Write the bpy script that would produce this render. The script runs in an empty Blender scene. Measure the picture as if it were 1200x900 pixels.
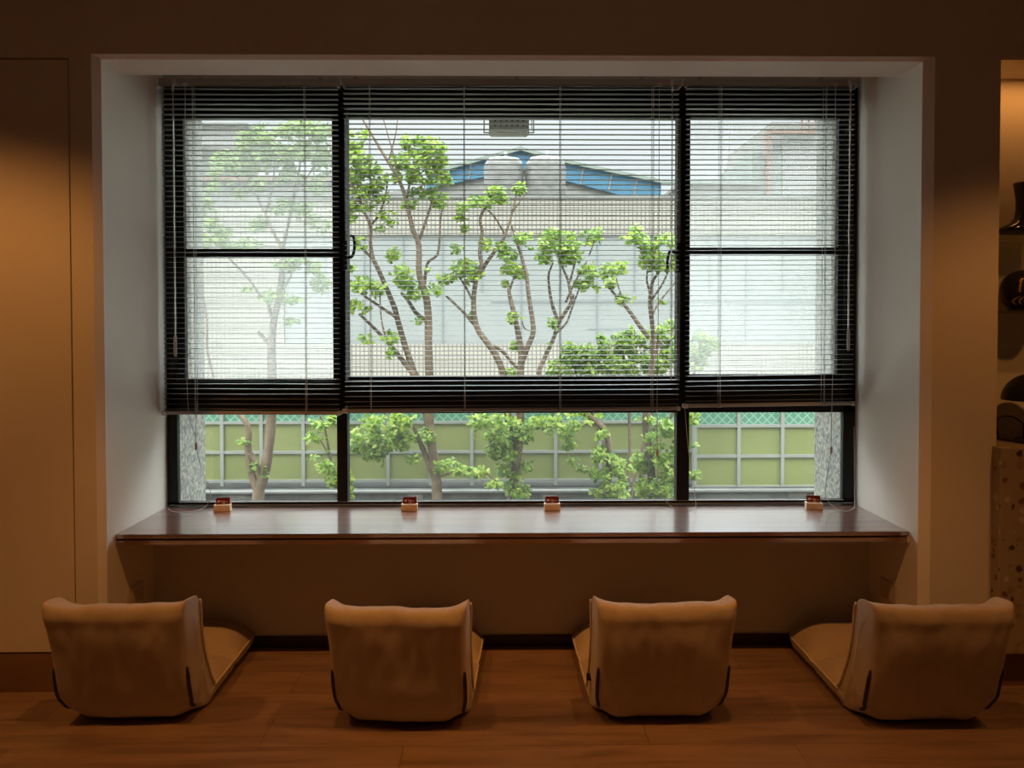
import bpy, bmesh, math, random
from math import sin, cos, pi, sqrt
from mathutils import Vector, Matrix, noise
R = random.Random(7)
scn = bpy.context.scene
col = scn.collection

# ------------------------------------------------------------------ camera
CAM = Vector((0, 0, 1.30))
YAW, PITCH, ROLL, FPX, CY = 0.0119, 0.0214, -0.0010, 902.0, 404.6
ROT = Matrix.Rotation(-YAW, 3, 'Z') @ Matrix.Rotation(pi/2 - PITCH, 3, 'X') @ Matrix.Rotation(ROLL, 3, 'Z')
cd = bpy.data.cameras.new('camera'); cam = bpy.data.objects.new('camera', cd); col.objects.link(cam)
cam.matrix_world = Matrix.Translation(CAM) @ ROT.to_4x4()
cd.sensor_fit = 'HORIZONTAL'; cd.sensor_width = 36.0; cd.lens = 36.0*FPX/1200
cd.shift_y = -(450 - CY)/1200
cd.clip_start = 0.05; cd.clip_end = 500
scn.camera = cam

def at(px, py, Y):
    """the point of the place at distance Y that the photograph shows at a pixel"""
    d = ROT @ Vector(((px-600)/FPX, -(py-CY)/FPX, -1.0))
    return CAM + d*(Y/d.y)
def XA(px, py, Y): return at(px, py, Y).x
def ZA(px, py, Y): return at(px, py, Y).z

# ------------------------------------------------------------------ materials
def mat(name, color=(.8, .8, .8), rough=.5, metal=0.0, spec=.5):
    m = bpy.data.materials.new(name); m.use_nodes = True
    b = m.node_tree.nodes['Principled BSDF']
    b.inputs['Base Color'].default_value = (*color, 1); b.inputs['Roughness'].default_value = rough
    b.inputs['Metallic'].default_value = metal; b.inputs['Specular IOR Level'].default_value = spec
    return m
def nd(m, t, **kw):
    n = m.node_tree.nodes.new(t)
    for k, v in kw.items(): setattr(n, k, v)
    return n
def lk(m, a, b): m.node_tree.links.new(a, b)
def bsdf(m): return m.node_tree.nodes['Principled BSDF']
def ramp(m, fac, stops, interp='LINEAR'):
    r = nd(m, 'ShaderNodeValToRGB'); r.color_ramp.interpolation = interp
    els = r.color_ramp.elements
    while len(els) < len(stops): els.new(.5)
    for e, (p, c) in zip(els, stops): e.position = p; e.color = (*c, 1)
    lk(m, fac, r.inputs['Fac']); return r.outputs['Color']
def coords(m, scale=(1, 1, 1), loc=(0, 0, 0), out='Object'):
    t = nd(m, 'ShaderNodeTexCoord'); mp = nd(m, 'ShaderNodeMapping')
    mp.inputs['Scale'].default_value = scale; mp.inputs['Location'].default_value = loc
    lk(m, t.outputs[out], mp.inputs['Vector']); return mp.outputs['Vector']
def noisetex(m, vec, scale=5, detail=4, rough=.5, dist=0):
    n = nd(m, 'ShaderNodeTexNoise'); n.inputs['Scale'].default_value = scale; n.inputs['Detail'].default_value = detail
    n.inputs['Roughness'].default_value = rough; n.inputs['Distortion'].default_value = dist
    if vec is not None: lk(m, vec, n.inputs['Vector'])
    return n.outputs['Fac']
def bump(m, h, strength=.2, dist=.002):
    b = nd(m, 'ShaderNodeBump'); b.inputs['Strength'].default_value = strength; b.inputs['Distance'].default_value = dist
    lk(m, h, b.inputs['Height']); lk(m, b.outputs['Normal'], bsdf(m).inputs['Normal'])
def mixc(m, fac, a, b, blend='MIX'):
    x = nd(m, 'ShaderNodeMix', data_type='RGBA', blend_type=blend)
    for s, v in ((x.inputs[0], fac), (x.inputs[6], a), (x.inputs[7], b)):
        if hasattr(v, 'node'): lk(m, v, s)
        elif isinstance(v, (int, float)): s.default_value = v
        else: s.default_value = (*v, 1)
    return x.outputs[2]
M = {}
def noisy(name, color, amt=.12, scale=6, rough=.7, spec=.3, bmp=0, bscale=200):
    m = mat(name, color, rough, 0, spec)
    n = noisetex(m, coords(m), scale)
    lo = tuple(c*(1-amt) for c in color); hi = tuple(min(1, c*(1+amt)) for c in color)
    lk(m, ramp(m, n, [(.3, lo), (.7, hi)]), bsdf(m).inputs['Base Color'])
    if bmp: bump(m, noisetex(m, coords(m), bscale, 3), bmp, .001)
    M[name] = m; return m

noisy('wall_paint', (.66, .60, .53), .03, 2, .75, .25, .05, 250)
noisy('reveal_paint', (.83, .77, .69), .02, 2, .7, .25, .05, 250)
noisy('door_laminate', (.66, .59, .51), .03, 1.5, .6, .3)
noisy('ceiling_paint', (.62, .58, .53), .03, 2, .8, .2)
# fabric of the chairs
m = mat('linen', (.40, .27, .16), .85, 0, .2); M['linen'] = m
v1 = noisetex(m, coords(m, (60, 60, 420)), 1, 3, .6); v2 = noisetex(m, coords(m, (420, 420, 60)), 1, 3, .6); v3 = noisetex(m, coords(m), 9, 3)
a = nd(m, 'ShaderNodeMath', operation='ADD'); lk(m, v1, a.inputs[0]); lk(m, v2, a.inputs[1])
a2 = nd(m, 'ShaderNodeMath', operation='MULTIPLY'); lk(m, a.outputs[0], a2.inputs[0]); a2.inputs[1].default_value = .5
c1 = ramp(m, a2.outputs[0], [(.35, (.36, .275, .195)), (.65, (.50, .40, .30))])
c2 = mixc(m, .5, c1, ramp(m, v3, [(.3, (.39, .30, .215)), (.7, (.46, .365, .27))]))
lk(m, c2, bsdf(m).inputs['Base Color']); bump(m, a2.outputs[0], .25, .001)
bsdf(m).inputs['Sheen Weight'].default_value = .25; bsdf(m).inputs['Sheen Roughness'].default_value = .5
noisy('piping_fabric', (.56, .46, .36), .08, 40, .8, .2)
M['black_tape'] = mat('black_tape', (.012, .011, .010), .6)
M['black_alu'] = mat('black_alu', (.008, .008, .009), .55, 0, .3)
M['grey_alu'] = mat('grey_alu', (.33, .34, .35), .38, .3)
M['black_plastic'] = mat('black_plastic', (.014, .013, .013), .4)
M['slat'] = mat('slat', (.26, .255, .245), .45, .2, .4)
M['rail'] = mat('rail', (.40, .38, .37), .45, .1)
M['cord'] = mat('cord', (.60, .59, .57), .7)
m = mat('wand', (.80, .82, .85), .25, 0, .6); M['wand'] = m; bsdf(m).inputs['Transmission Weight'].default_value = .8
M['ivory_plastic'] = mat('ivory_plastic', (.62, .53, .43), .45)
# wood floor: planks run across the room
m = mat('floor_wood', (.2, .08, .03), .4, 0, 1.0); M['floor_wood'] = m
br = nd(m, 'ShaderNodeTexBrick'); br.offset = .37; br.offset_frequency = 2
br.inputs['Scale'].default_value = 1; br.inputs['Brick Width'].default_value = 1.22; br.inputs['Row Height'].default_value = .1772
br.inputs['Mortar Size'].default_value = .0012; br.inputs['Mortar Smooth'].default_value = .3
br.inputs['Color1'].default_value = (0, 0, 0, 1); br.inputs['Color2'].default_value = (1, 1, 1, 1); br.inputs['Mortar'].default_value = (.5, .5, .5, 1)
lk(m, coords(m, (1, 1, 1), (.31, -3.0834+.1772*40, 0)), br.inputs['Vector'])
base = coords(m, (.55, 5.2, 1)); sep = nd(m, 'ShaderNodeVectorMath', operation='ADD'); lk(m, base, sep.inputs[0])
off = nd(m, 'ShaderNodeVectorMath', operation='SCALE'); lk(m, br.outputs['Color'], off.inputs[0]); off.inputs['Scale'].default_value = 9
lk(m, off.outputs[0], sep.inputs[1])
g1 = noisetex(m, sep.outputs[0], 2.2, 8, .66, 1.6); g2 = noisetex(m, coords(m, (2.2, 34, 1)), 1.5, 5, .65, .5)
cg = ramp(m, g1, [(.28, (.045, .024, .013)), (.40, (.15, .084, .047)), (.50, (.25, .143, .082)), (.60, (.31, .18, .105)), (.66, (.20, .112, .063)), (.76, (.08, .043, .023))])
cg = mixc(m, .28, cg, ramp(m, g2, [(.35, (.075, .039, .021)), (.65, (.33, .195, .115))]))
cg = mixc(m, .20, cg, ramp(m, br.outputs['Color'], [(0, (.12, .066, .036)), (1, (.29, .17, .098))]))
cg = mixc(m, br.outputs['Fac'], cg, (.035, .013, .006))
bsdf(m).inputs['Coat Weight'].default_value = 1; bsdf(m).inputs['Coat Roughness'].default_value = .48; bsdf(m).inputs['Coat IOR'].default_value = 1.7
lk(m, cg, bsdf(m).inputs['Base Color'])
lk(m, ramp(m, g2, [(.3, (.42, .42, .42)), (.7, (.54, .54, .54))]), bsdf(m).inputs['Roughness'])
bump(m, g2, .10, .0006)
noisy('plinth_wood', (.22, .12, .066), .3, 3, .5)
M['floor_seam'] = mat('floor_seam', (.34, .16, .075), .4)
# walnut table top
m = mat('walnut', (.12, .05, .03), .3, 0, .8); M['walnut'] = m
w1 = noisetex(m, coords(m, (.55, 22, 10)), 2.0, 6, .6, .5); w2 = noisetex(m, coords(m, (5, 260, 100)), 1.2, 3, .6)
cw = ramp(m, w1, [(.3, (.060, .026, .016)), (.5, (.155, .070, .044)), (.62, (.19, .092, .060)), (.75, (.11, .048, .030))])
cw = mixc(m, .35, cw, ramp(m, w2, [(.35, (.07, .03, .018)), (.65, (.20, .095, .06))]))
bsdf(m).inputs['Coat Weight'].default_value = 1; bsdf(m).inputs['Coat Roughness'].default_value = .13; bsdf(m).inputs['Coat IOR'].default_value = 3.2
lk(m, cw, bsdf(m).inputs['Base Color']); bump(m, w2, .06, .0004)
lk(m, ramp(m, w1, [(.3, (.40, .40, .40)), (.7, (.30, .30, .30))]), bsdf(m).inputs['Roughness'])
M['dark_skirting'] = mat('dark_skirting', (.030, .016, .010), .45)
# glass: lets light straight through, mirrors a little
def glassy(name, tint, dirt, dirt_col, translucent=True, gloss=.05, fade=None):
    m = bpy.data.materials.new(name); m.use_nodes = True; t = m.node_tree; t.nodes.remove(bsdf(m))
    out = t.nodes['Material Output']
    tr = nd(m, 'ShaderNodeBsdfTransparent'); tr.inputs[0].default_value = (*tint, 1)
    gl = nd(m, 'ShaderNodeBsdfGlossy'); gl.inputs['Roughness'].default_value = .02
    mx = nd(m, 'ShaderNodeMixShader'); mx.inputs[0].default_value = gloss
    lk(m, tr.outputs[0], mx.inputs[1]); lk(m, gl.outputs[0], mx.inputs[2])
    di = nd(m, 'ShaderNodeBsdfTranslucent'); di.inputs[0].default_value = (*dirt_col, 1)
    m2 = nd(m, 'ShaderNodeMixShader'); lk(m, mx.outputs[0], m2.inputs[1]); lk(m, di.outputs[0], m2.inputs[2])
    n = noisetex(m, coords(m, (30, 30, 8)), 2, 5, .7)
    r = ramp(m, n, [(.3, (dirt*.8,)*3), (.75, (dirt*1.2,)*3)])
    lk(m, r, m2.inputs[0])
    lk(m, m2.outputs[0], out.inputs['Surface']); M[name] = m
glassy('glass_clear', (.97, .98, .97), .006, (.9, .9, .9))
glassy('glass_dusty', (.96, .97, .96), .016, (.9, .9, .88))
glassy('screen_mesh', (.97, .97, .97), .16, (.95, .97, .95), gloss=.0)
# pebble dash on the outside walls
m = mat('pebble_dash', (.3, .3, .3), .9); M['pebble_dash'] = m
vo = nd(m, 'ShaderNodeTexVoronoi'); vo.inputs['Scale'].default_value = 90; lk(m, coords(m), vo.inputs['Vector'])
n1 = noisetex(m, coords(m), 55, 3, .7)
cc = ramp(m, n1, [(.32, (.09, .10, .10)), (.48, (.23, .24, .22)), (.56, (.36, .34, .27)), (.70, (.52, .50, .42))])
lk(m, cc, bsdf(m).inputs['Base Color']); bump(m, n1, .6, .004)
# leaves
def leafmat(name, stops):
    m = bpy.data.materials.new(name); m.use_nodes = True
    b = bsdf(m); b.inputs['Roughness'].default_value = .45
    g = nd(m, 'ShaderNodeNewGeometry')
    c = ramp(m, g.outputs['Random Per Island'], stops)
    lk(m, c, b.inputs['Base Color'])
    tl = nd(m, 'ShaderNodeBsdfTranslucent'); lk(m, c, tl.inputs[0])
    mx = nd(m, 'ShaderNodeMixShader'); mx.inputs[0].default_value = .45
    lk(m, b.outputs[0], mx.inputs[1]); lk(m, tl.outputs[0], mx.inputs[2])
    lk(m, mx.outputs[0], m.node_tree.nodes['Material Output'].inputs['Surface']); M[name] = m
leafmat('leaf_bright', [(0, (.045, .12, .008)), (.35, (.13, .24, .018)), (.7, (.24, .35, .035)), (1, (.36, .42, .07))])
leafmat('leaf_mid', [(0, (.04, .11, .011)), (.4, (.11, .20, .022)), (.8, (.20, .29, .042)), (1, (.29, .36, .07))])
m = noisy('bark', (.125, .092, .062), .35, 14, .9, .1, .5, 40)
noisy('concrete', (.05, .053, .048), .5, 5, .9, .1)
noisy('concrete_shaded', (0.0248, 0.026, 0.0236), .3, 6, .9, .1)  # shade put into the colour of the fence base concrete
noisy('concrete_cap', (.15, .155, .145), .12, 6, .8, .1)
noisy('fence_panel', (.150, .168, .055), .10, 1.2, .55, .3)
noisy('fence_frame', (0.1882, 0.1964, 0.1719), .08, 4, .6, .3)
noisy('pale_paving', (.50, .49, .45), .08, 2, .9, .1)
noisy('soil', (0.0558, 0.0434, 0.031), .3, 5, .95, .05)
# green mesh with a woven diamond pattern
m = mat('fence_mesh', (.10, .25, .16), .7); M['fence_mesh'] = m
rot = nd(m, 'ShaderNodeMapping'); tc = nd(m, 'ShaderNodeTexCoord'); lk(m, tc.outputs['Object'], rot.inputs['Vector'])
rot.inputs['Rotation'].default_value = (0, pi/4, 0); rot.inputs['Scale'].default_value = (16, 16, 16)
ck = nd(m, 'ShaderNodeTexBrick'); ck.offset = 0; ck.inputs['Scale'].default_value = 1
ck.inputs['Brick Width'].default_value = 1; ck.inputs['Row Height'].default_value = 1; ck.inputs['Mortar Size'].default_value = .09
sx = nd(m, 'ShaderNodeSeparateXYZ'); cb = nd(m, 'ShaderNodeCombineXYZ'); lk(m, rot.outputs[0], sx.inputs[0])
lk(m, sx.outputs[0], cb.inputs[0]); lk(m, sx.outputs[2], cb.inputs[1]); lk(m, cb.outputs[0], ck.inputs['Vector'])
lk(m, mixc(m, ck.outputs['Fac'], (.055, .155, .095), (.16, .28, .205)), bsdf(m).inputs['Base Color'])
# square wall tiles
def tiled(name, colr, line, size, mortar=.10):
    m = mat(name, colr, .55, 0, .3); M[name] = m
    t = nd(m, 'ShaderNodeTexCoord'); s = nd(m, 'ShaderNodeSeparateXYZ'); lk(m, t.outputs['Object'], s.inputs[0])
    c = nd(m, 'ShaderNodeCombineXYZ'); lk(m, s.outputs[0], c.inputs[0]); lk(m, s.outputs[2], c.inputs[1])
    b = nd(m, 'ShaderNodeTexBrick'); b.offset = 0; b.inputs['Scale'].default_value = 1/size
    b.inputs['Brick Width'].default_value = 1; b.inputs['Row Height'].default_value = 1; b.inputs['Mortar Size'].default_value = mortar
    b.inputs['Mortar Smooth'].default_value = .2
    lk(m, c.outputs[0], b.inputs['Vector'])
    n = noisetex(m, coords(m), .35, 3); cv = ramp(m, n, [(.3, tuple(x*.93 for x in colr)), (.7, tuple(min(1, x*1.05) for x in colr))])
    lk(m, mixc(m, b.outputs['Fac'], cv, line), bsdf(m).inputs['Base Color'])
tiled('cream_tile', (.245, .23, .19), (.075, .07, .06), .098, .13)
tiled('grey_tile', (.24, .24, .23), (.13, .13, .125), .14, .12)
noisy('blue_grey_panel', (.172, .184, .176), .04, .6, .6, .3)
noisy('panel_joint', (0.1105, 0.1309, 0.1309), .05, 1, .7)
noisy('roof_blue', (0.045, 0.135, 0.2046), .06, 1, .5, .3)
noisy('roof_edge', (0.1719, 0.2046, 0.1719), .05, 1, .6)
noisy('pale_wall', (0.1964, 0.1923, 0.18), .05, .7, .8, .2)
noisy('grey_sheet', (0.1964, 0.1923, 0.176), .10, .8, .7, .2)
noisy('white_wrap', (.13, .128, .12), .30, 4, .5, .4, .8, 6)
noisy('red_paint', (0.1841, 0.1023, 0.0777), .1, 2, .7)
noisy('green_net', (0.1391, 0.1637, 0.1473), .25, 3, .9)
noisy('vent_metal', (.26, .26, .225), .15, 20, .6)
M['hole_dark'] = mat('hole_dark', (.012, .012, .011), .8)
# terrazzo
m = mat('terrazzo', (.34, .26, .18), .4, 0, .4); M['terrazzo'] = m
v = nd(m, 'ShaderNodeTexVoronoi'); v.inputs['Scale'].default_value = 34; v.inputs['Randomness'].default_value = 1
dv = nd(m, 'ShaderNodeVectorMath', operation='ADD'); nz = nd(m, 'ShaderNodeTexNoise'); nz.inputs['Scale'].default_value = 30; lk(m, coords(m), nz.inputs['Vector'])
sc = nd(m, 'ShaderNodeVectorMath', operation='SCALE'); lk(m, nz.outputs['Color'], sc.inputs[0]); sc.inputs['Scale'].default_value = .03
lk(m, coords(m), dv.inputs[0]); lk(m, sc.outputs[0], dv.inputs[1]); lk(m, dv.outputs[0], v.inputs['Vector'])
chip = ramp(m, v.outputs['Distance'], [(.36, (1, 1, 1)), (.42, (0, 0, 0))])
bw = nd(m, 'ShaderNodeSeparateColor'); lk(m, v.outputs['Color'], bw.inputs[0])
cchip = ramp(m, bw.outputs[0], [(0, (.06, .04, .028)), (.16, (.16, .09, .05)), (.30, (.46, .40, .32)), (.42, (.33, .255, .18)), (.8, (.26, .19, .13))], 'CONSTANT')
lk(m, mixc(m, chip, (.34, .265, .185), cchip), bsdf(m).inputs['Base Color'])
M['lacquer'] = mat('lacquer', (.012, .008, .007), .12, 0, .6)
M['black_matte'] = mat('black_matte', (.012, .010, .009), .4)
M['gold'] = mat('gold', (.75, .48, .18), .3, .8)
M['daruma_face'] = mat('daruma_face', (.16, .07, .04), .5)
glassy('glass_shelf', (.86, .88, .80), .04, (.4, .45, .35), gloss=.08)
noisy('box_wood', (.66, .50, .34), .12, 60, .5, .4)
M['card_red'] = mat('card_red', (.16, .012, .014), .4)
M['card_white'] = mat('card_white', (.80, .62, .60), .5)
M['engrave'] = mat('engrave', (.74, .50, .32), .6)

# ------------------------------------------------------------------ mesh helpers
class MB:
    def __init__(s): s.v = []; s.f = []
    def add(s, vs, fs):
        b = len(s.v); s.v += [tuple(p) for p in vs]; s.f += [tuple(b+i for i in f) for f in fs]; return s
    def box(s, x0, x1, y0, y1, z0, z1):
        x0, x1 = min(x0, x1), max(x0, x1); y0, y1 = min(y0, y1), max(y0, y1); z0, z1 = min(z0, z1), max(z0, z1)
        return s.add([(x0, y0, z0), (x1, y0, z0), (x1, y1, z0), (x0, y1, z0), (x0, y0, z1), (x1, y0, z1), (x1, y1, z1), (x0, y1, z1)],
                     [(0, 3, 2, 1), (4, 5, 6, 7), (0, 1, 5, 4), (1, 2, 6, 5), (2, 3, 7, 6), (3, 0, 4, 7)])
    def prism(s, poly, y0, y1):
        """outline in x,z carried from y0 to y1"""
        n = len(poly); ar = sum(poly[i][0]*poly[(i+1) % n][1]-poly[(i+1) % n][0]*poly[i][1] for i in range(n))
        if ar < 0: poly = poly[::-1]
        vs = [(x, y0, z) for x, z in poly]+[(x, y1, z) for x, z in poly]
        return s.add(vs, [tuple(range(n)), tuple(range(2*n-1, n-1, -1))]+[(i, n+i, n+(i+1) % n, (i+1) % n) for i in range(n)])
    def prismz(s, poly, z0, z1):
        n = len(poly); ar = sum(poly[i][0]*poly[(i+1) % n][1]-poly[(i+1) % n][0]*poly[i][1] for i in range(n))
        if ar < 0: poly = poly[::-1]
        vs = [(x, y, z0) for x, y in poly]+[(x, y, z1) for x, y in poly]
        return s.add(vs, [tuple(range(n-1, -1, -1)), tuple(range(n, 2*n))]+[(i, (i+1) % n, n+(i+1) % n, n+i) for i in range(n)])
    def tube(s, pts, rad, n=6):
        pts = [Vector(p) for p in pts]
        rads = rad if isinstance(rad, (list, tuple)) else [rad]*len(pts)
        rings = []; up = None
        for i, p in enumerate(pts):
            t = (pts[min(i+1, len(pts)-1)]-pts[max(i-1, 0)]).normalized()
            if up is None:
                up = Vector((0, 0, 1)) if abs(t.z) < .9 else Vector((1, 0, 0))
            a = t.cross(up).normalized(); up = a.cross(t).normalized()
            rings.append([p+(a*cos(2*pi*k/n)+up*sin(2*pi*k/n))*rads[i] for k in range(n)])
        vs = [q for r in rings for q in r]; L = len(pts)
        fs = [(i*n+k, i*n+(k+1) % n, (i+1)*n+(k+1) % n, (i+1)*n+k) for i in range(L-1) for k in range(n)]
        fs += [tuple(range(n-1, -1, -1)), tuple((L-1)*n+k for k in range(n))]
        return s.add(vs, fs)
    def lathe(s, prof, cx, cy, n=28):
        vs = []; L = len(prof)
        for r, z in prof:
            vs += [(cx+r*cos(2*pi*k/n), cy+r*sin(2*pi*k/n), z) for k in range(n)]
        fs = [(i*n+k, i*n+(k+1) % n, (i+1)*n+(k+1) % n, (i+1)*n+k) for i in range(L-1) for k in range(n)]
        fs += [tuple(range(n-1, -1, -1)), tuple((L-1)*n+k for k in range(n))]
        return s.add(vs, fs)
    def build(s, name, material, parent=None, smooth=False, bevel=0, origin=None):
        me = bpy.data.meshes.new(name)
        o0 = Vector(origin) if origin is not None else Vector((0, 0, 0))
        if parent is not None: o0 = Vector((0, 0, 0))
        me.from_pydata([tuple(Vector(p)-o0) for p in s.v], [], s.f); me.validate()
        if smooth:
            b_ = bmesh.new(); b_.from_mesh(me); bmesh.ops.recalc_face_normals(b_, faces=b_.faces); b_.to_mesh(me); b_.free()
        me.update()
        if smooth: me.polygons.foreach_set('use_smooth', [True]*len(me.polygons))
        me.materials.append(M[material] if isinstance(material, str) else material)
        o = bpy.data.objects.new(name, me); col.objects.link(o); o.location = o0
        if bevel:
            b = o.modifiers.new('bevel', 'BEVEL'); b.width = bevel; b.segments = 2; b.limit_method = 'ANGLE'
        if parent is not None:
            o.parent = parent
            if parent.type == 'EMPTY' and 'base' in parent: o.location = -Vector(parent['base'])
            o.location = -worldloc(parent)
        return o
def worldloc(o):
    p = Vector((0, 0, 0))
    while o is not None: p = p+o.location; o = o.parent
    return p
def tag(o, label, cat, group=None):
    o['label'] = label; o['category'] = cat
    if group: o['group'] = group
    return o
def struct(o): o['kind'] = 'structure'; return o
def empty(name, loc):
    o = bpy.data.objects.new(name, None); col.objects.link(o); o.location = loc; o.empty_display_size = .1; return o
def catmull(pts, n=6):
    pts = [Vector(p) for p in pts]
    if len(pts) < 3: return pts
    P = [pts[0]*2-pts[1]]+pts+[pts[-1]*2-pts[-2]]; out = []
    for i in range(1, len(P)-2):
        for k in range(n):
            t = k/n; a, b, c, d = P[i-1], P[i], P[i+1], P[i+2]
            out.append(.5*((2*b)+(c-a)*t+(2*a-5*b+4*c-d)*t*t+(3*b-a-3*c+d)*t**3))
    out.append(pts[-1]); return out

# ------------------------------------------------------------------ measures of the room (m)
XL, XR, XOL, XOR = -1.4236, 1.5088, -1.4475, 1.543
D1, D2, D3, D4 = 2.747, 2.825, 3.2655, 3.138
ZS, ZT, ZP = 2.2568, .5464, .1455
YO = 3.60
CEIL = 2.70
LX, RX, BY = -4.6, 4.6, -5.5

struct(MB().box(LX-.1, RX+.1, BY-.1, 3.35, -.1, 0).build('floor', 'floor_wood'))
struct(MB().box(LX-.1, RX+.1, BY-.1, YO, CEIL, CEIL+.12).build('ceiling', 'ceiling_paint'))
struct(MB().box(LX-.12, LX, BY-.1, YO, 0, CEIL).build('wall_left', 'wall_paint'))
struct(MB().box(RX, RX+.12, BY-.1, YO, 0, CEIL).build('wall_right', 'wall_paint'))
struct(MB().box(LX, RX, BY-.12, BY, 0, CEIL).build('wall_back', 'wall_paint'))

ZC = ZS+.012
# front wall: left strip with flush door, header, right strip with niche
XD = XA(83.5, 400, D1); ZD = ZA(40, 69.5, D1); XDL = -2.75
gap = .005
w = MB()
w.box(LX, XDL-gap, D1, D1+.12, ZP, CEIL)
w.box(XDL-gap, XD+gap, D1, D1+.12, ZD+gap, CEIL)
w.box(XDL-gap, XD+gap, D1+.05, D1+.12, ZP-.01, ZD+gap)
w.box(XD+gap, XOL, D1, D1+.12, ZP, CEIL)
w.box(XOL, XOR, D1, D1+.06, ZC, CEIL)
NX0 = XA(1171.5, 200, D1); NX1 = 2.75; NZ1 = ZA(1185, 70, D1); NZ0 = ZA(1185, 524, D1)
w.box(XOR, NX0, D1, D1+.12, ZP, CEIL)
w.box(NX0, NX1, D1, D1+.06, NZ1, CEIL)
w.box(NX1+.001, RX, D1, D1+.12, ZP, CEIL)
struct(w.build('wall_front', 'wall_paint'))
d = MB().box(XDL, XD, D1, D1+.045, ZP, ZD).build('door_1', 'door_laminate', bevel=.0015); struct(d)
# wood clad plinth under the wall panels
w = MB()
w.box(LX, XOL, D1+.003, D1+.10, 0, ZP-.006); w.box(XOR, RX, D1+.003, D1+.10, 0, ZP-.006)
struct(w.build('baseboard_front', 'plinth_wood'))
# reveal of the window bay: chamfered arris, two cheeks, lowered soffit with a blind pocket behind
w = MB()
w.prismz([(XOL, D1), (XL, D1+.02), (XL, YO-.26), (XL-.14, YO-.26), (XL-.14, D1+.1), (XOL, D1+.1)], 0, CEIL)
w.prismz([(XOR, D1), (XR, D1+.02), (XR, YO-.26), (XR+.14, YO-.26), (XR+.14, D1+.1), (XOR, D1+.1)], 0, CEIL)
ZC = ZS+.012
w.add([(XOL, D1, ZC), (XOR, D1, ZC), (XR, D1+.02, ZS), (XL, D1+.02, ZS), (XL, 2.935, ZS), (XR, 2.935, ZS), (XR, 2.935, ZS+.2), (XL, 2.935, ZS+.2), (XL, D1+.06, ZS+.2), (XR, D1+.06, ZS+.2), (XL, D1+.06, ZC), (XR, D1+.06, ZC)],
      [(0, 1, 2, 3), (3, 2, 5, 4), (4, 5, 6, 7), (10, 8, 9, 11), (8, 7, 6, 9), (0, 10, 11, 1)])
w.box(XL, XR, 2.935, D3+.08, ZS+.13, ZS+.2)
struct(w.build('wall_bay', 'reveal_paint'))
ZWT = ZA(600, 100.5, D3)
w = MB().box(XL, XR, D3, D3+.08, ZWT, ZS+.13); struct(w.build('trim_1', 'wall_paint'))
w = MB().box(XL, XR, D4, D4+.12, .0, ZT-.045); struct(w.build('wall_under_table', 'wall_paint'))
w = MB().box(XL, XR, D4-.012, D4, 0, .043); struct(w.build('baseboard_back', 'dark_skirting', bevel=.002))
# pale joint strip between the two runs of flooring
struct(MB().box(XL, XR, 3.075, 3.079, 0, .0015).build('trim_2', 'floor_seam'))
struct(MB().box(LX, RX, D1+.12, YO, ZS+.21, CEIL).box(LX, XL-.14, D1+.12, YO, 0, CEIL).box(XR+.14, RX, D1+.45, YO, 0, CEIL).build('wall_core', 'reveal_paint'))
# outside face of the house round the window
XEL, XER = XA(208.5, 520, 3.30), XA(987.5, 520, 3.30)
w = MB().box(XL-.5, XEL, 3.297, YO, -.9, 2.9).box(XER, XR+.5, 3.297, YO, -.9, 2.9).box(XEL, XER, 3.35, YO, 2.33, 2.9).box(XEL, XER, 3.35, YO, -.9, ZT-.10)
struct(w.build('wall_outside', 'pebble_dash'))
struct(MB().box(-.55, .75, YO, 4.75, 2.62, 2.74).build('roof_eave', 'concrete_cap'))

# ------------------------------------------------------------------ window
WY0, WY1 = D3, D3+.075
win = empty('window_1', (0, WY0, ZT)); struct(win)
YF = D3
def pxbox(mb, x0, x1, y0, y1, ya, yb, ref=None):
    r = ref or ya
    a, b = at(x0, y0, r), at(x1, y1, r); return mb.box(a.x, b.x, ya, yb, a.z, b.z)
fr = MB(); XW0, XW1 = XL+.003, XR-.003
zt, zb = ZWT, ZT+.0
fr.box(XW0, XA(208, 540, YF), YF, YF+.03, zb, zt); fr.box(XA(988, 540, YF), XW1, YF, YF+.03, zb, zt)
fr.box(XW0, XW1, YF, YF+.085, ZA(600, 127, YF), zt); fr.box(XW0, XW1, YF, YF+.024, zb, ZA(600, 586.6, YF))
fr.box(XW0, XW1, YF, YF+.05, ZA(600, 484, YF), ZA(600, 446, YF))
fr.build('window_frame', 'black_alu', win, bevel=.002)
for x0, x1 in ((392.5, 407.5), (794.5, 807.5)):
    pxbox(MB(), x0, x1, 127, 588, YF-.004, YF+.05).build('mullion', 'black_alu', win, bevel=.002)
# thin grey ledges of the bottom track
t = MB(); z = ZA(600, 587.2, YF); t.box(XW0+.05, XW1-.05, YF-.006, YF, z, z+.0022); z = ZA(600, 590.4, YF); t.box(XW0+.01, XW1-.01, YF-.01, YF, z-.0012, z+.0015)
t.build('track_rib', 'grey_alu', win)
def sash(x0, x1, y0, y1, bars, depth):
    s = MB(); a, b = at(x0, y0, YF+depth), at(x1, y1, YF+depth); k = .035
    ya, yb = YF+depth, YF+depth+.03
    s.box(a.x-k, a.x, ya, yb, b.z-k, a.z+k); s.box(b.x, b.x+k, ya, yb, b.z-k, a.z+k)
    s.box(a.x, b.x, ya, yb, a.z, a.z+k); s.box(a.x, b.x, ya, yb, b.z-k, b.z)
    for (p, q) in bars: s.box(a.x, b.x, ya, yb, ZA(x0, p, ya), ZA(x0, q, ya))
    o = s.build('sash', 'black_alu', win, bevel=.0015)
    return a, b
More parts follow.
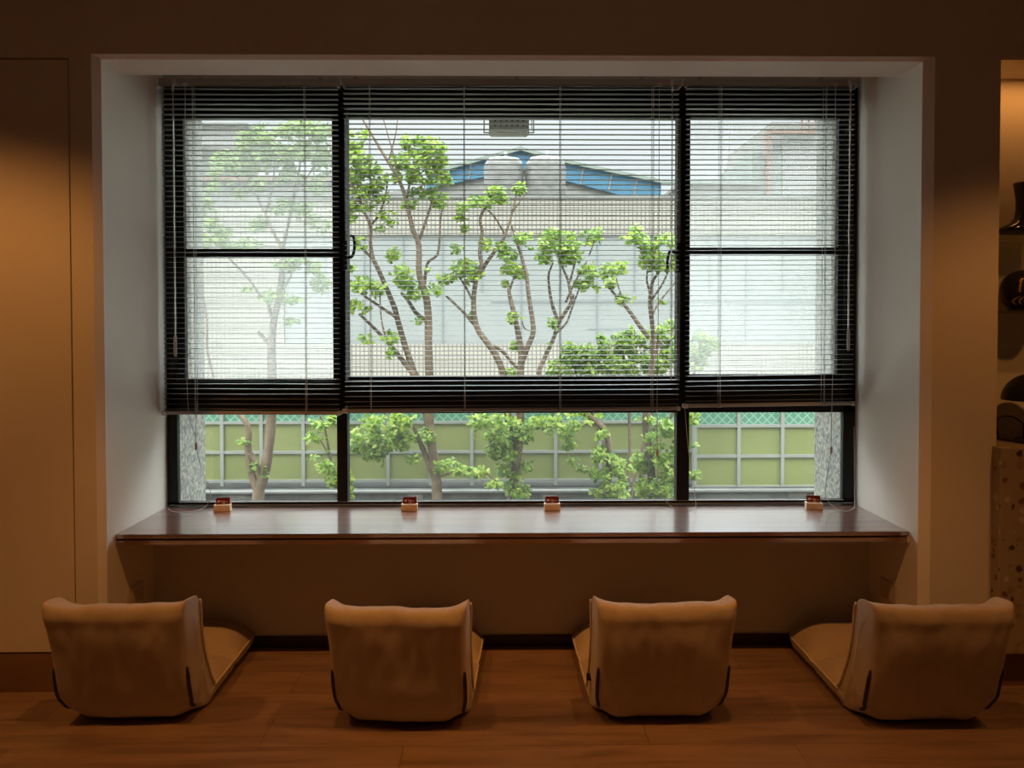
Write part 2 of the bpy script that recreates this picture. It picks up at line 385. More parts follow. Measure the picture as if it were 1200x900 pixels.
for (x0, x1, y0, y1, bars, dep) in ((214, 390.5, 138, 443.5, ((291.5, 301.5),), .012), (407.5, 792.5, 137, 441, (), .045), (809, 981, 137.5, 438.5, ((290, 297.5),), .012)):
    a, b = sash(x0, x1, y0, y1, bars, dep)
    yg = YF+dep+.02
    MB().box(a.x, b.x, yg, yg+.005, b.z, a.z).build('glass_pane', 'glass_clear', win)
    if bars:
        MB().box(a.x, b.x, YF+.080, YF+.0815, b.z, a.z).build('insect_screen', 'screen_mesh', win)
for x0, x1 in ((207, 393.5), (406.5, 795.5), (806.5, 989)):
    a, b = at(x0, 483, YF+.01), at(x1, 588, YF+.01)
    MB().box(a.x, b.x, YF+.010, YF+.016, b.z, a.z).build('glass_pane', 'glass_dusty', win)
# thin grey guide strips beside the middle sash
t = MB(); pxbox(t, 403.2, 406.2, 139, 446, YF-.009, YF-.004); t.build('guide_strip', 'grey_alu', win)
t = MB(); pxbox(t, 793.6, 796.8, 139, 446, YF-.009, YF-.004); t.build('guide_strip', 'grey_alu', win)
# crescent locks
def lock(x, y, sgn):
    o = MB(); Y = YF-.03
    pxbox(o, x-1.5*sgn, x+4*sgn, y-12, y+22, YF-.02, YF-.006)
    pts = [at(x+3*sgn, y+8, Y), at(x+9*sgn, y+7, Y), at(x+12*sgn, y, Y), at(x+12.5*sgn, y-10, Y), at(x+11*sgn, y-17, Y), at(x+7.5*sgn, y-18, Y)] if sgn > 0 else \
          [at(x, y-1, Y), at(x-6, y-1, Y), at(x-11, y-3, Y), at(x-14, y+5, Y), at(x-14.5, y+18, Y)]
    o.tube(catmull(pts, 4), [.007]*3+[.0055]*100 if False else .0062, 8)
    o.build('window_lock', 'black_plastic', win, smooth=True)
lock(403, 294, 1); lock(796.5, 297, -1)

# ------------------------------------------------------------------ blinds
YB = D3-.055
def blind(label, x0, x1, ytop, ybot, cords, wand, pull, clips, tilt=.0):
    a, b = at(x0, ytop, YB), at(x1, ytop, YB)
    zt = a.z; hr = .026; zb0 = ZA(x0, ybot[0], YB); zb1 = ZA(x1, ybot[1], YB)
    XA0, XA1 = a.x, b.x
    root = empty('venetian_blind', ((XA0+XA1)/2, YB, zb0))
    tag(root, label, 'window blind', 'venetian blinds in front of the window')
    h = MB(); h.box(XA0, XA1, YB-.014, YB+.014, zt-hr, zt); h.box(XA0-.003, XA0+.008, YB-.016, YB+.016, zt-hr-.004, zt+.002); h.box(XA1-.008, XA1+.003, YB-.016, YB+.016, zt-hr-.004, zt+.002)
    h.build('headrail', 'rail', root, bevel=.0015)
    # slats: thin crowned strips, open flat
    s = MB(); z = zt-hr-.012; pitch = .0207; W = .0125; i = 0; zend = max(zb0, zb1)+.014
    sl = (zb1-zb0)/(XA1-XA0)
    top_z = z; n = int((top_z-zend)/pitch)
    for i in range(n+1):
        f = i/n
        z = top_z-i*(top_z-zend)/n; jx = R.uniform(-.0015, .0015); dz = R.uniform(-.0006, .0006)+f**6*sl*.5*(XA1-XA0)*0
        prof = [(-W, -.0004), (-W*.5, .0012), (0, .0018), (W*.5, .0012), (W, -.0004), (W*.5, .0008), (0, .0014), (-W*.5, .0008)]
        vs = []
        nx = 9
        for k in range(nx):
            x = XA0+.004+(XA1-XA0-.008)*k/(nx-1)+jx
            tz = dz+f**3*sl*(x-(XA0+XA1)/2)+.0008*sin(i*1.7+k*.9)*.6
            vs += [(x, YB+p, z+q+tz+p*tilt) for p, q in prof]
        m_ = len(prof)
        fs = [(k*m_+j, k*m_+(j+1) % m_, (k+1)*m_+(j+1) % m_, (k+1)*m_+j) for k in range(nx-1) for j in range(m_)]
        fs += [tuple(range(m_-1, -1, -1)), tuple((nx-1)*m_+j for j in range(m_))]
        s.add(vs, fs)
    s.build('slats', 'slat', root)
    br_ = MB(); e0, e1 = Vector((XA0-.004, YB, zb0)), Vector((XA1+.004, YB, zb1))
    vs = []
    for e in (e0, e1):
        vs += [(e.x, YB-.013, e.z-.007), (e.x, YB+.013, e.z-.007), (e.x, YB+.013, e.z+.007), (e.x, YB-.013, e.z+.007)]
    br_.add(vs, [(0, 1, 2, 3), (7, 6, 5, 4), (0, 4, 5, 1), (1, 5, 6, 2), (2, 6, 7, 3), (3, 7, 4, 0)])
    rail = br_.build('bottom_rail', 'rail', root, bevel=.003)
    for e, sg in ((e0, 1), (e1, -1)):
        MB().box(e.x-.004, e.x+sg*.016, YB-.0155, YB+.0155, e.z-.0095, e.z+.0085).build('end_cap', 'cord', rail, bevel=.003)
    for cx in cords:
        X = XA(cx, 300, YB); zz = zb0+(zb1-zb0)*(X-XA0)/(XA1-XA0)
        c = MB()
        for dy in (-.0135, .0135): c.tube([(X, YB+dy, zt-hr), (X, YB+dy, zz+.004)], .0010, 5)
        c.tube([(X+.004, YB-.0138, zt-hr), (X+.004, YB-.0138, zz)], .0008, 5)
        cc_ = c.build('ladder_cord', 'cord', root)
        MB().tube([(X, YB-.012, zz-.002), (X, YB-.019, zz-.002)], .0062, 10).build('cord_button', 'rail', cc_, smooth=True)
    # tilt wand
    if wand:
        wx, wyb, hand = wand
        X = XA(wx, 200, YB-.03); Y = YB-.030
        g = MB(); g.box(X-.006, X+.006, YB-.026, YB-.012, zt-hr-.004, zt-.006); g.tube([(X, Y+.008, zt-hr), (X, Y, zt-hr-.012)], .0045, 8); g.tube([(X, Y, zt-hr-.010), (X, Y, zt-hr-.03)], .0042, 8)
        hk = g.build('wand_hook', 'cord', root, smooth=False)
        ze = ZA(wx, wyb, Y)
        wd = MB().tube([(X, Y, zt-hr-.026), (X-.001, Y, ze)], .0032, 6).build('tilt_wand', 'wand', root)
        if hand: MB().tube([(X-.001, Y, ze+.088), (X-.001, Y, ze+.08), (X-.001, Y, ze+.01), (X-.001, Y, ze)], [.004, .0068, .0068, .004], 8).build('wand_grip', 'cord', wd, smooth=True)
    for path, rad, tassel in pull:
        c = MB().tube(catmull([Vector(p) for p in path], 5), rad, 5).build('pull_cord', 'cord', root, smooth=True)
        if tassel is not None:
            p = Vector(tassel); MB().tube([p+Vector((0, 0, .016)), p+Vector((0, 0, .010)), p+Vector((0, 0, -.012)), p+Vector((0, 0, -.016))], [.002, .0058, .0064, .003], 8).build('cord_joiner', 'ivory_plastic', c, smooth=True)
    lk_ = MB(); 
    if pull:
        X = Vector(pull[0][0][0]).x; lk_.box(X-.010, X+.010, YB-.024, YB-.012, zt-hr-.004, zt-hr+.006); lk_.build('cord_lock', 'cord', root, bevel=.001)
    for cx in clips:
        X = XA(cx, 95, YB); MB().box(X-.0075, X+.0075, YB-.017, YB+.016, zt-hr+.001, zt+.009).build('mounting_clip', 'rail', root, bevel=.001)
    return root
def P3(px, py, Y): return tuple(at(px, py, Y))
YC = YB-.024
zt_ = .0
blind('leftmost venetian blind, hanging over the hazy pane with the tree canopy', 188.5, 397, 93.3, (483.6, 484), (228.5, 358), (203.5, 418, True),
      [([P3(217, 99, YB-.018), P3(217, 300, YC), P3(220, 470, YC), P3(228.5, 510, YC), P3(230.5, 522, YC)], .0012, P3(230, 523, YC)),
       ([P3(231.5, 470, YC), P3(229.5, 505, YC), P3(230.5, 525, YC), P3(237, 552, YC), P3(245, 570, YC), P3(246.5, 582, YC), P3(240, 594.5, YC), P3(222, 600, YC-.05), P3(203, 599.5, YC-.05), P3(197, 596, YC)], .0014, None)],
      (235, 376))
blind('widest venetian blind in the middle of the window, over the trees and blue gable', 401.5, 797.5, 92.8, (481.5, 478.5), (434, 544, 656, 764), (787.5, 446, False),
      [([P3(772.5, 99, YB-.018), P3(772, 300, YC), P3(770, 470, YC), P3(770, 530, YC), P3(771, 563, YC), P3(777, 582, YC), P3(785, 592, YC), P3(791, 598, YC-.03)], .0013, P3(770, 530, YC))],
      (417, 606, 752))
blind('right venetian blind over the pane showing the pale tower block', 803.5, 1003.5, 93.5, (475.5, 472.5), (843, 965), (996, 411, True),
      [([P3(979, 99, YB-.018), P3(978.5, 300, YC), P3(975, 470, YC), P3(974, 525, YC), P3(973.5, 532, YC), P3(968, 565, YC), P3(968.5, 583, YC), P3(977, 594, YC-.02), P3(990, 599, YC-.05), P3(1000, 595.5, YC-.03), P3(1001.5, 585, YC), P3(1001, 500, YB-.01)], .0014, P3(974, 527, YC)),
       ([P3(802.5, 478, YB), P3(806, 520, YC), P3(812, 565, YC), P3(815, 585, YC), P3(814.5, 596, YC-.02), P3(807, 599, YC-.05)], .0013, None)],
      (821, 961))

# ------------------------------------------------------------------ table
tb = empty('wall_table', ((XL+XR)/2, D2, ZT)); tag(tb, 'long low walnut table built into the window bay below the blinds', 'table')
MB().box(XL+.001, XR-.001, D2, D3-.001, ZT-.016, ZT).build('tabletop', 'walnut', tb, bevel=.001)
MB().box(XL+.001, XR-.001, D2+.012, D3-.02, ZT-.023, ZT-.016).build('shadow_gap', 'black_matte', tb)
MB().box(XL+.001, XR-.001, D2+.002, D3-.02, ZT-.040, ZT-.023).build('support_board', 'walnut', tb, bevel=.001)
MB().box(XR-.008, XR-.002, D2-.004, D2+.06, ZT-.041, ZT-.020).build('end_bracket', 'wall_paint', tb)

# ------------------------------------------------------------------ card holders on the table
def card_holder(label, px, rz, pw=18.5):
    Y = 3.19
    p = at(px, 597, Y)
    r = empty('card_holder', (p.x, Y, ZT)); r.rotation_euler = (0, 0, rz)
    tag(r, label, 'card holder', 'card holders along the window')
    def put(mb, name, m_, par=r, **k):
        o = mb.build(name, m_, None, **k); o.parent = par; return o
    wd = .066
    bs = put(MB().box(-wd/2, wd/2, -.018, .018, 0, .027), 'wood_block', 'box_wood', bevel=.0015)
    put(MB().box(-.026, -.014, -.0188, -.0178, .009, .018).box(-.006, .004, -.0188, -.0178, .009, .017).box(.014, .025, -.0188, -.0178, .009, .018), 'engraving', 'engrave', bs)
    tilt = .004
    cv = [(-.028, 0, .020), (.028, 0, .020), (.028, .002, .020), (-.028, .002, .020), (-.028, .008, .054), (.028, .008, .054), (.028, .010, .054), (-.028, .010, .054)]
    cd_ = put(MB().add(cv, [(0, 3, 2, 1), (4, 5, 6, 7), (0, 1, 5, 4), (1, 2, 6, 5), (2, 3, 7, 6), (3, 0, 4, 7)]), 'card', 'card_red')
    def quad(mb, x0, z0, x1, z1, sk=0):
        f = lambda z: (z-.020)/.034*.008-.0006
        return mb.add([(x0, f(z0), z0), (x1, f(z0), z0), (x1+sk, f(z1), z1), (x0+sk, f(z1), z1),
                       (x0, f(z0)+.0008, z0), (x1, f(z0)+.0008, z0), (x1+sk, f(z1)+.0008, z1), (x0+sk, f(z1)+.0008, z1)],
                      [(0, 1, 2, 3), (4, 7, 6, 5), (0, 4, 5, 1), (1, 5, 6, 2), (2, 6, 7, 3), (3, 7, 4, 0)])
    mk = MB(); quad(mk, -.023, .035, -.013, .043, .003)
    for (a, b, c, d_, k) in ((-.005, .0345, -.0028, .043, -.002), (-.0015, .0345, .0005, .041, .0015), (.004, .0345, .006, .043, -.002), (.0065, .0345, .0085, .041, .0015), (.0155, .033, .0175, .038, 0), (.0135, .0365, .0195, .0382, 0)):
        quad(mk, a, b, c, d_, k)
    for k in range(3): quad(mk, -.001+k*.0035, .0285, .001+k*.0035, .0325)
    put(mk, 'printed_mark', 'card_white', cd_)
card_holder('wooden card holder with dark red card, beside the looped cord at the left end', 261, .12)
card_holder('wooden card holder with dark red card, below the thick leaning tree trunk', 480, .04)
card_holder('wooden card holder with dark red card, just right of the table middle', 647, -.01)
card_holder('wooden card holder with dark red card, at the right end by the pebbled pillar', 953.5, -.16)

# ------------------------------------------------------------------ wall sockets under the table
for side, lab in ((-1, 'beige wall socket plate under the left end of the table'), (1, 'beige wall socket plate under the right end of the table')):
    X = XL if side < 0 else XR
    ya, yb = 2.905, 3.03
    zc = .275
    r = empty('wall_socket', (X, (ya+yb)/2, zc-.037)); tag(r, lab, 'socket')
    MB().box(X, X-side*.008, ya, yb, zc-.037, zc+.037).build('cover_plate', 'ivory_plastic', r, bevel=.003)
    for k in range(2):
        MB().tube([(X-side*.007, ya+.034+k*.055, zc), (X-side*.0090, ya+.034+k*.055, zc)], .017, 16).build('socket_face', 'ivory_plastic', r)

# ------------------------------------------------------------------ niche on the right
w = MB(); ND = .215
w.box(NX0-.06, NX1+.06, D1+ND, D1+ND+.03, NZ0-.03, NZ1+.06)
w.box(NX0-.06, NX0, D1+.12, D1+ND, NZ0-.03, NZ1+.06); w.box(NX1, NX1+.06, D1+.12, D1+ND, NZ0-.03, NZ1+.06)
w.box(NX0, NX1, D1+.06, D1+ND, NZ1, NZ1+.06)
struct(w.build('wall_niche', 'wall_paint'))
CX0 = XA(1171, 640, D1-.045); zc1 = ZA(1185, 524.5, D1-.045)
ct = MB().box(CX0, NX1, D1-.045, D1+ND-.002, ZP-.01, zc1).build('terrazzo_counter', 'terrazzo', bevel=.004, origin=(CX0, D1, ZP-.01))
tag(ct, 'speckled terrazzo counter block below the display niche at the right edge', 'counter')
def shelf(py, label):
    z = ZA(1185, py, D1+.03)
    o = MB().box(NX0+.001, NX1-.001, D1+.03, D1+ND-.002, z-.010, z).build('glass_shelf', 'glass_shelf', bevel=.001, origin=(NX0, D1, z-.01))
    tag(o, label, 'shelf', 'glass shelves in the niche'); return z
zs1 = shelf(271.5, 'glass shelf in the niche carrying the black boot-shaped vase'); zs2 = shelf(363.5, 'glass shelf in the niche carrying the round black doll')
# boot shaped vase
Yv = D1+.10
vx0 = XA(1172, 265, Yv)
def vase():
    r = empty('boot_vase', (vx0+.10, Yv, zs1)); tag(r, 'glossy black boot-shaped vase on the upper glass shelf of the niche', 'vase')
    # body lofted as ellipses: foot to the left, shaft to the right
    rows = [(0.0, .000, .150, .040), (.006, -.004, .156, .043), (.018, -.003, .153, .043), (.028, .012, .140, .042), (.040, .038, .116, .040), (.060, .056, .100, .038), (.09, .062, .092, .037), (.13, .062, .090, .038), (.16, .057, .094, .040), (.188, .052, .098, .042), (.19, .054, .096, .040), (.186, .060, .09, .036), (.10, .07, .085, .03)]
    vs = []; n = 24
    for z, xa, wd, hw in rows:
        for k in range(n): vs.append((vx0+xa+wd/2+wd/2*cos(2*pi*k/n), Yv+hw*sin(2*pi*k/n), zs1+z))
    L = len(rows)
    fs = [(i*n+k, i*n+(k+1) % n, (i+1)*n+(k+1) % n, (i+1)*n+k) for i in range(L-1) for k in range(n)]+[tuple(range(n-1, -1, -1)), tuple((L-1)*n+k for k in range(n))]
    MB().add(vs, fs).build('boot_body', 'lacquer', r, smooth=True)
    MB().add([(vx0+.076+.079*cos(2*pi*k/n), Yv+.0445*sin(2*pi*k/n), zs1+z) for z in (.0005, .012) for k in range(n)],
             [(k, (k+1) % n, n+(k+1) % n, n+k) for k in range(n)]+[tuple(range(n-1, -1, -1)), tuple(range(n, 2*n))]).build('sole', 'black_matte', r, smooth=False)
vase()
# round wish doll
def doll():
    Yd = D1+.11; rr = .082; zb_ = zs2
    xc = XA(1175.5, 338, Yd)+rr
    r = empty('round_doll', (xc, Yd, zb_)); tag(r, 'round black wish doll with gold markings on the middle shelf of the niche', 'figurine')
    prof = []
    for k in range(15):
        t = -pi/2+pi*k/14; rad = rr*cos(t)**.85 if abs(cos(t)) > 1e-6 else .001; z = .074+.078*sin(t)
        prof.append((max(rad, .001), zb_+max(z, 0)))
    prof[0] = (.050, zb_); prof[1] = (.062, zb_+.008)
    MB().lathe(prof, xc, Yd, 32).build('doll_body', 'black_matte', r, smooth=True)
    def onb(u, z):  # on the front of the body: u sideways, z height
        rad = rr*max(.05, 1-((z-.074)/.078)**2)**.43
        return Vector((xc+u, Yd-sqrt(max(1e-5, rad*rad-u*u))-.001, zb_+z))
    f = MB(); ring = [onb(.046*cos(2*pi*k/20)*.92, .092+.030*sin(2*pi*k/20)) for k in range(20)]
    f.add([p for p in ring]+[onb(0, .092)+Vector((0, -.001, 0))], [(k, (k+1) % 20, 20) for k in range(20)])
    f.build('face', 'daruma_face', r, smooth=True)
    g = MB(); g.tube(ring+[ring[0]], .0022, 6)
    for sg in (-1, 1):
        for k in range(5): g.tube(catmull([onb(sg*(.012+.011*k), .052), onb(sg*(.016+.0125*k), .036), onb(sg*(.011+.010*k), .018)], 4), [.0012]*2+[.0034]*5+[.001]*2, 6)
        for k in range(6): g.tube([onb(sg*.0565, .068+.008*k), onb(sg*(.061-.0007*k*k), .072+.009*k)], .0040, 6)
        g.tube(catmull([onb(sg*.008, .104), onb(sg*.020, .110), onb(sg*.034, .104)], 4), .0025, 6)
    g.build('gold_marking', 'gold', r, smooth=True)
    e = MB()
    for sg in (-1, 1): e.tube([onb(sg*.018, .090), onb(sg*.018, .090)+Vector((0, -.004, 0))], .009, 12)
    e.build('eye', 'ivory_plastic', r, smooth=True)
doll()
# dome lamp
def lamp():
    Yl = D1+.07; zz = zc1; rr = .105
    xc = XA(1178.5, 467, Yl)+rr; zr = ZA(1190, 469, Yl)
    r = empty('dome_lamp', (xc, Yl, zz)); tag(r, 'black dome table lamp standing on the terrazzo counter at the right edge', 'lamp')
    prof = [(rr*cos(t), zr+rr*.95*sin(t)) for t in [pi/2*k/12 for k in range(12)]]+[(.002, zr+rr*.95)]
    MB().lathe([(rr*.985, zr+.001)]+prof, xc, Yl, 36).build('lamp_shade', 'black_matte', r, smooth=True)
    MB().lathe([(.012, zz+.012), (.010, zz+.05), (.010, zr+.01)], xc, Yl, 16).build('lamp_stem', 'black_matte', r, smooth=True)
    MB().lathe([(.065, zz), (.065, zz+.008), (.055, zz+.014), (.012, zz+.016)], xc, Yl, 28).build('lamp_base', 'black_matte', r, smooth=True)
    pts = [at(1200, 497, D1+.09), at(1190, 490, D1+.10), at(1178, 487.5, D1+.12), at(1169.5, 491, D1+.15), at(1167.8, 500, D1+.16), at(1170.5, 516, D1+.165), at(1178, 519.5, D1+.12), at(1192, 521.5, D1+.05)]
    pts = [Vector((max(p.x, NX0+.004), p.y, max(p.z, zz+.004))) for p in pts]
    MB().tube([Vector((xc-.03, Yl+.01, zz+.012))]+catmull(pts, 6), .0028, 6).build('power_cord', 'black_plastic', r, smooth=True)
lamp()

# ------------------------------------------------------------------ floor chairs
def smoothstep(a, b, x):
    t = max(0, min(1, (x-a)/(b-a))); return t*t*(3-2*t)
CW = .218
BACK = [(.014, .018), (-.050, .004), (-.105, .006), (-.143, .032), (-.168, .090), (-.194, .180), (-.220, .270), (-.240, .345), (-.249, .385), (-.243, .409), (-.218, .415), (-.178, .406), (-.138, .391), (-.108, .372), (-.092, .345), (-.074, .270), (-.052, .190), (-.022, .120), (.004, .080), (.020, .055)]
def chair(label, x, y, rz, seed, has_tag):
    rn = random.Random(seed)
    root = empty('floor_chair', (x, y, 0)); root.rotation_euler = (0, 0, rz)
    tag(root, label, 'floor chair', 'legless floor chairs along the table')
    def put(mb, name, m_, par=root, **k):
        o = mb.build(name, m_, None, **k); o.parent = par; return o
    # --- backrest
    loop = [Vector((p[0], p[1], 0)) for p in BACK]
    L = []
    N = len(loop)
    for i in range(N):
        a, b, c, d_ = loop[i-1], loop[i], loop[(i+1) % N], loop[(i+2) % N]
        for k in range(3):
            t = k/3; L.append(.5*((2*b)+(c-a)*t+(2*a-5*b+4*c-d_)*t*t+(3*b-a-3*c+d_)*t**3))
    n = len(L)
    nrm = []
    for i in range(n):
        t = (L[(i+1) % n]-L[i-1]).normalized(); nrm.append(Vector((t.y, -t.x, 0)))
    cen = sum(L, Vector((0, 0, 0)))/n
    if (L[5]-cen).dot(nrm[5]) < 0: nrm = [-q for q in nrm]
    sd = rn.uniform(0, 50)
    def shape(u, yy, zz, i):
        x_ = u*CW
        x_ *= 1-.07*(1-smoothstep(-.02, .14, zz))**1.3*smoothstep(.0, -.12, yy)
        x_ *= 1+.02*smoothstep(.25, .4, zz)
        top = smoothstep(.30, .41, zz)
        zz = zz+top*(.012*abs(u)**4+.018*abs(u)**14+.004*(1-u*u)+.003+.006*noise.noise(Vector((u*2.3+sd, 1.3, sd)))+.003*noise.noise(Vector((u*6+sd, 4.3, sd))))
        zz += .034*smoothstep(.66, 1.0, abs(u))*(1-smoothstep(0, .13, zz))*smoothstep(-.03, -.12, yy)
        zz += top*smoothstep(-.21, -.11, yy)*.018*abs(u)**8
        rear = smoothstep(-.06, -.16, yy)
        b = .010*(1-u**4)*smoothstep(.03, .15, zz)*(1-top)
        wr = .012*noise.noise(Vector((u*2.1+sd, zz*5, sd)))+.0042*noise.noise(Vector((u*7+sd, zz*16, sd)))+.0022*noise.noise(Vector((u*15+zz*22+sd, zz*9, 3*sd)))
        # slack fold near the lower corners
        fold = -.010*math.exp(-((abs(u)-.86)/.10)**2-((zz-.075-.09*(abs(u)-.86))/.010)**2)
        yy = yy-rear*(b+wr+fold)
        # loose roll of cloth under the top edge
        yy = yy-rear*.004*math.exp(-((zz-.385)/.018)**2)*(1+.9*noise.noise(Vector((u*2.8+sd, 7, sd))))
        return (x_, yy, zz)
    us = []
    nu = 44
    for k in range(nu+1):
        t = -1+2*k/nu; us.append(math.copysign(1-(1-abs(t))**1.5, t))
    mb = MB(); vs = []
    def offset(i, s):  # soft rounding towards the side seams
        rear = smoothstep(-.02, -.10, L[i].x)
        top = smoothstep(.33, .40, L[i].y)
        Rr = .019*rear*(1-.75*top)+.004
        return Rr*(1-sqrt(max(0, 1-s*s)))
    for u in us:
        s = max(0, (abs(u)-.90)/.10)
        for i in range(n):
            p = L[i]-nrm[i]*offset(i, s); vs.append(shape(u, p.x, p.y, i))
    fs = [(k*n+i, k*n+(i+1) % n, (k+1)*n+(i+1) % n, (k+1)*n+i) for k in range(nu) for i in range(n)]
    # side panels: rings towards the middle
    for sgn, base in ((-1, 0), (1, nu*n)):
        prev = [base+i for i in range(n)]
        ring0 = [vs[base+i] for i in range(n)]
        cx_ = sum(p[0] for p in ring0)/n; cyy = sum(p[1] for p in ring0)/n; czz = sum(p[2] for p in ring0)/n
        # pull towards the centre line of the upright
        for q, f in enumerate((.72, .42, .16)):
            st = len(vs)
            for i in range(n):
                p = ring0[i]; A_ = Vector((-.06, .07)); B_ = Vector((-.165, .36)); d__ = B_-A_
                k_ = max(0, min(1, (Vector((p[1], p[2]))-A_).dot(d__)/d__.length_squared)); c_ = A_+d__*k_
                vs.append((p[0]+sgn*.005*(1-f), c_.x+(p[1]-c_.x)*f, c_.y+(p[2]-c_.y)*f))
            cur = [st+i for i in range(n)]
            for i in range(n):
                a, b = prev[i], prev[(i+1) % n]; c, d_ = cur[(i+1) % n], cur[i]
                fs.append((a, d_, c, b) if sgn > 0 else (a, b, c, d_))
            prev = cur
        st = len(vs); vs.append((sum(vs[i][0] for i in prev)/n, -.10, .21))
        for i in range(n):
            a, b = prev[i], prev[(i+1) % n]; fs.append((a, st, b) if sgn > 0 else (a, b, st))
    bk = put(mb.add(vs, fs), 'backrest', 'linen', smooth=True)
    bk['label'] = 'upright back cushion of beige linen'
    sub = bk.modifiers.new('s', 'SUBSURF'); sub.levels = 1; sub.render_levels = 1
    # piping round the front edge of each side
    for sgn in (-1, 1):
        ii = [i for i in range(n) if L[i].x > -.125 and L[i].y > .06 and i > n*.5]
        pp = []
        for i in ii:
            p = L[i]-nrm[i]*offset(i, .999); q = Vector(shape(sgn*1.0, p.x, p.y, i)); pp.append(q+Vector((sgn*.0035, .002, 0)))
        put(MB().tube(pp, .0042, 7), 'back_piping', 'piping_fabric', bk, smooth=True)
        # black tape low on the rear edge
        zz_ = [i for i in range(n) if L[i].x < -.085 and .004 < L[i].y < .215 and i < n*.5]
        vs2 = []; pp = []
        for j, i in enumerate(zz_):
            p = L[i]-nrm[i]*offset(i, .72); q = Vector(shape(sgn*.962, p.x, p.y, i)); pp.append(q+Vector((sgn*.0022, -.0018, -.0005)))
        put(MB().tube(pp, [.0036]+[.0062]*(len(pp)-2)+[.0036], 6), 'black_tape', 'black_tape', bk, smooth=True)
    if has_tag:
        p = Vector(shape(-1, -.075, .165, 0)); put(MB().box(p.x-.016, p.x+.004, p.y-.001, p.y+.002, .115, .140), 'fabric_tag', 'black_tape', bk)
    # --- seat, two cushions with a stitched hollow between
    SL = .525; nu, nv = 28, 40; H0 = .054
    def hw(v):
        c = CW*1.015
        return c-(.050*(1-sqrt(max(0, 1-((v-.82)/.18)**2))) if v > .82 else 0)
    vs = []; fs = []
    def top(u, v):
        yy = -.03+(SL+.03)*v; w_ = hw(v)
        edge = (1-abs(u)**5)
        hz = .5*(1-abs(2*v-1)) 
        c1 = max(0, 1-abs((v-.25)/.25)**2.2) if v < .5 else max(0, 1-abs((v-.75)/.25)**2.4)
        z = H0+edge*(.004+(.050 if v < .5 else .070)*c1)+.002*noise.noise(Vector((u*3+sd, v*4, 2)))
        wv = .005*math.exp(-((v-.5)/.035)**2)
        return (u*(w_-wv*1.5), yy, z-wv*2.8)
    for j in range(nv+1):
        v = j/nv
        for i in range(nu+1):
            t = -1+2*i/nu; u = math.copysign(1-(1-abs(t))**1.35, t); vs.append(top(u, v))
    W_ = nu+1
    for j in range(nv):
        for i in range(nu): fs.append((j*W_+i, j*W_+i+1, (j+1)*W_+i+1, (j+1)*W_+i))
    rim = [i for i in range(nu+1)]+[j*W_+nu for j in range(1, nv+1)]+[nv*W_+i for i in range(nu-1, -1, -1)]+[j*W_ for j in range(nv-1, 0, -1)]
    prev = rim
    for (ins, z) in ((-.003, .040), (.004, .022), (.016, .012)):
        st = len(vs)
        for r_ in rim:
            p = vs[r_]; c = Vector((0, .22)); d2 = Vector((p[0]-c.x, p[1]-c.y)); l = d2.length; k = (l-ins)/l
            vs.append((p[0]*k, c.y+d2.y*k, z))
        cur = list(range(st, st+len(rim)))
        for a in range(len(rim)):
            b = (a+1) % len(rim); fs.append((prev[a], cur[a], cur[b], prev[b]))
        prev = cur
    fs.append(tuple(prev[::-1]))
    st_ = put(MB().add(vs, fs), 'seat', 'linen', smooth=True)
    st_['label'] = 'flat seat cushion of two padded sections'
    pp = [Vector(top(-1, j/nv)) for j in range(3, nv+1)]+[Vector(top(-1+2*i/nu, 1)) for i in range(1, nu)]+[Vector(top(1, j/nv)) for j in range(nv, 2, -1)]
    put(MB().tube([p+Vector((math.copysign(.002, p.x), 0, .001)) for p in pp], .0040, 7), 'seat_piping', 'piping_fabric', st_, smooth=True)
    return root
chair('beige linen floor chair by the flush door, seat showing at its right', -1.232, 2.664, 0.01, 3, False)
chair('beige linen floor chair with a thin strip of seat at right, black tag at left', -.325, 2.625, -.045, 11, True)
chair('beige linen floor chair with thin strip of seat and black tag both at left', .513, 2.645, .02, 23, True)
chair('beige linen floor chair by the terrazzo counter, seat showing at its left', 1.380, 2.61, -.005, 31, False)

# ------------------------------------------------------------------ outside: ground, fence
struct(MB().box(-30, 30, YO, 60, -1.0, -.9).build('ground', 'pale_paving'))
struct(MB().box(-9, 9, 5.3, 7.2, -.9, -.87).build('planting_bed', 'soil'))
YFN = 8.0
def fence(label, xs, yr, Y, x_ends, base):
    """xs: pixel columns of the posts, yr: pixel rows of mesh top, top rail, middle rail, bottom rail"""
    X = [at(x, 530, Y).x for x in xs]; Z = [ZA(600, y, Y) for y in yr]
    r = empty('panel_fence', ((X[0]+X[-1])/2, Y, Z[3])); tag(r, label, 'fence', 'green panel fences beyond the trees')
    for a, b in zip(X[:-1], X[1:]):
        for z0, z1 in ((Z[2], Z[1]), (Z[3], Z[2])):
            MB().box(a, b, Y, Y+.02, z0, z1).build('panel', 'fence_panel', r)
        MB().box(a, b, Y+.005, Y+.012, Z[1], Z[0]).build('mesh_panel', 'fence_mesh', r)
    for x in X: MB().box(x-.017, x+.017, Y-.03, Y+.03, Z[3]-.05, Z[0]).build('post', 'fence_frame', r)
    for z in Z[1:]: MB().box(X[0], X[-1], Y-.024, Y+.024, z-.014, z+.014).build('rail', 'fence_frame', r)
    MB().box(X[0], X[-1], Y-.02, Y+.02, Z[0]-.015, Z[0]+.015).build('rail', 'fence_frame', r)
xs = [110, 161, 211, 261, 307, 356, 405.5, 455, 504.5, 553, 602, 651, 703, 757, 812]
fence('long yellow-green panel fence with pale frame behind the trees', xs, (462, 494.5, 529, 562.5), 8.0, None, None)
fence('shorter brighter panel fence section at right, beside the pebbled pillar', [814, 865, 916, 967, 1018, 1070], (462, 499.5, 535, 571), 7.55, None, None)
